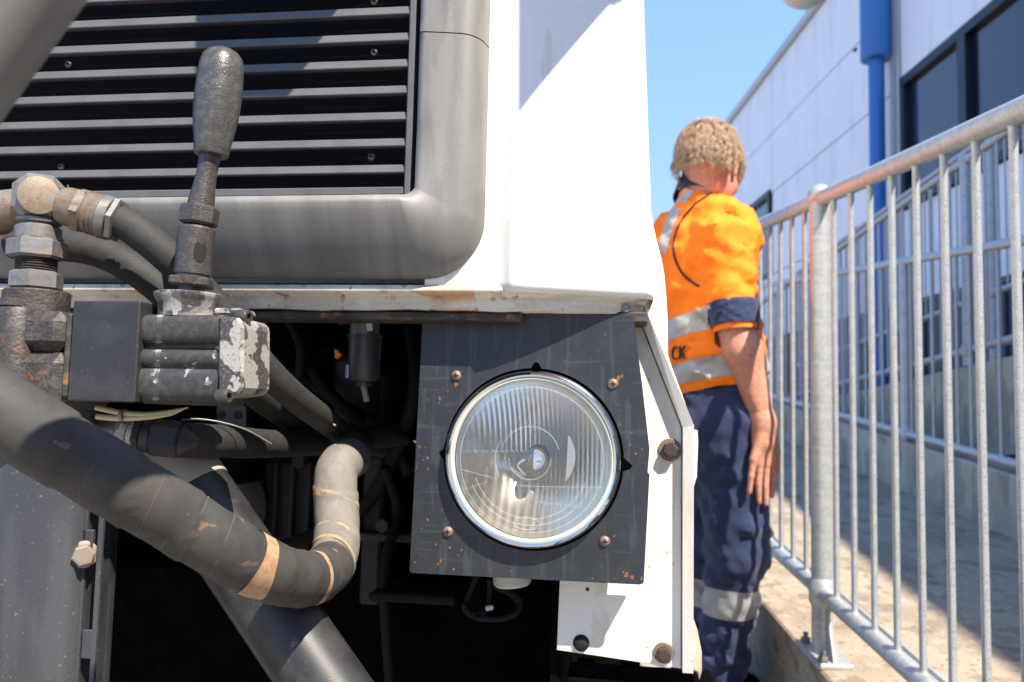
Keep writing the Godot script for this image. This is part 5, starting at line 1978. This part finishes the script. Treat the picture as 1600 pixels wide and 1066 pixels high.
	var lip := body_mesh([[slv + ad * 0.030, slv + ad * 0.046, 0.062, 0.058, 0.01]], 0.006)
	lip = cut(lip, func(p): return minf((p - slv - ad * 0.034).dot(ad), (slv + ad * 0.05 - p).dot(ad)))[0]
	skin_on("cuff_edge", lip, M.orange_cloth, t)
	# collar
	var col := body_mesh([[c7 - U * 0.012 + fwd * 0.0, c7 + U * 0.045 + fwd * 0.016, 0.085, 0.077, 0.01]], 0.007)
	var cn := (U * 0.9 + fwd * 0.42).normalized()
	col = cut(col, func(p): return minf((p - (c7 - U * 0.022)).dot(cn), ((c7 + U * 0.030) - p).dot(cn)))[0]
	skin_on("collar", col, M.navy_cloth, t)
	# dark piping round the arm-hole, laid on the back
	var pip := []
	for q in curve([Vector3(1112, 302, 0), Vector3(1090, 316, 0), Vector3(1071, 336, 0), Vector3(1058, 358, 0), Vector3(1052, 382, 0), Vector3(1055, 405, 0), Vector3(1066, 427, 0), Vector3(1080, 440, 0), Vector3(1092, 447, 0)], 5):
		var d := ray(q[0], q[1]).normalized()
		var p := on_skin(shirt, cam_pos, d)
		if p != cam_pos: pip.append(p - d * 0.002)
	if pip.size() > 3:
		begin(t)
		tube(curve(pip, 6), 0.0036, 8)
		done("piping", M.navy_piping, t)
	# sewn seam over the shoulder
	pip = []
	for q in curve([Vector3(1093, 362, 0), Vector3(1108, 350, 0), Vector3(1122, 337, 0), Vector3(1137, 330, 0), Vector3(1152, 334, 0), Vector3(1166, 345, 0)], 4):
		var d := ray(q.x, q.y).normalized()
		var p := on_skin(shirt, cam_pos, d)
		if p != cam_pos: pip.append(p - d * 0.0002)
	if pip.size() > 3:
		begin(t)
		tube(curve(pip, 4), 0.0016, 6)
		done("seam", M.orange_cloth, t)
	# silver strap from the collar down over the shoulder blade
	var rows := []
	var sway := curve([Vector3(1079, 296, 0), Vector3(1066, 312, 0), Vector3(1055, 330, 0), Vector3(1046, 350, 0), Vector3(1040, 370, 0), Vector3(1034, 394, 0)], 6)
	for q in sway:
		var row := []
		for e in [-7.0, -3.5, 0.0, 3.5, 7.0]:
			var d := ray(q[0] + e, q[1] + e * 0.35).normalized()
			row.append(on_skin(shirt, cam_pos, d) - d * 0.004)
		if row[0].distance_to(cam_pos) > 1.0 and row[4].distance_to(cam_pos) > 1.0: rows.append(row)
	begin(t)
	sheet(rows)
	done("silver_strap", M.silver_tape, t)
	# the letters printed between the bands
	var tm := TextMesh.new()
	var fnt := SystemFont.new()
	fnt.font_names = PackedStringArray(["Droid Sans"])
	tm.font = fnt
	tm.font_size = 64
	tm.text = "CK"
	tm.pixel_size = 0.00082
	tm.depth = 0.005
	tm.material = M.navy_piping
	var d1 := ray(1063, 552).normalized()
	var tp1 := on_skin(shirt, cam_pos, d1)
	var ta := on_skin(shirt, cam_pos, ray(1048, 553).normalized())
	var tb := on_skin(shirt, cam_pos, ray(1078, 551).normalized())
	var o := MeshInstance3D.new()
	o.mesh = tm
	o.name = "lettering"
	t.add_child(o, true)
	var bx := (tb - ta).normalized()
	var bz := bx.cross(U).normalized()
	o.transform = Transform3D(Basis(bx, bz.cross(bx), bz), tp1 - base_of(t) + bz * 0.008)

	# ---- trousers
	var wt := func(p):
		return fold.get_noise_3d(p.x * 0.9 + 3, p.y * 1.5, p.z * 0.9) * 0.018 + fold.get_noise_3d(p.x * 1.6, p.y * 4.0 + p.x * 1.5 + 4, p.z * 1.6) * 0.009 * (0.6 + 1.6 * smoothstep(0.5, 0.15, p.y)) - absf(fold.get_noise_3d(p.x * 2.4 + p.y, p.y * 3.4 + p.x * 2.0, p.z * 2.4 + 5)) * 0.014 + 0.003
	var trs := body_mesh([
		[waist - U * 0.05, pelvis, 0.128, 0.140, 0.05, fwd, 0.85],
		[pelvis - rgt * 0.06 - U * 0.02, pelvis + rgt * 0.06 - U * 0.02, 0.125, 0.125, 0.05, fwd, 0.95],
		[hipr, knr, 0.104, 0.082, 0.05], [knr, anr, 0.084, 0.068, 0.04],
		[hipl, knl, 0.104, 0.080, 0.05], [knl, anl, 0.082, 0.068, 0.04],
		[hipr + rgt * 0.04 - U * 0.16, hipr + rgt * 0.035 - U * 0.28, 0.075, 0.072, 0.02],
	], 0.011, wt)
	trs = cut(trs, func(p): return minf(p.y - 0.06, hem + 0.05 - p.y))[0]
	var y1 := at(1140, 916, 2.35).y
	var y0 := at(1140, 962, 2.35).y
	var bt: Array = cut(trs, func(p): return minf(y1 - p.y, p.y - y0))
	skin_on("silver_cuff_band", bt[0], M.silver_tape, t, 0.001)
	skin_on("trousers", bt[1], M.navy_cloth, t)
	# cargo pocket flap on the right leg
	var pf := at(1150, 760, 2.25)
	# shoes
	for q in [anr, anl]:
		var shoe := body_mesh([[Vector3(q.x, 0.055, q.z), Vector3(q.x, 0.05, q.z) + fwd * 0.16, 0.05, 0.042, 0.02], [Vector3(q.x, 0.13, q.z), Vector3(q.x, 0.06, q.z), 0.05, 0.05, 0.03]], 0.01)
		shoe = cut(shoe, func(p): return p.y - 0.003)[0]
		skin_on("boot", shoe, M.grime, t)
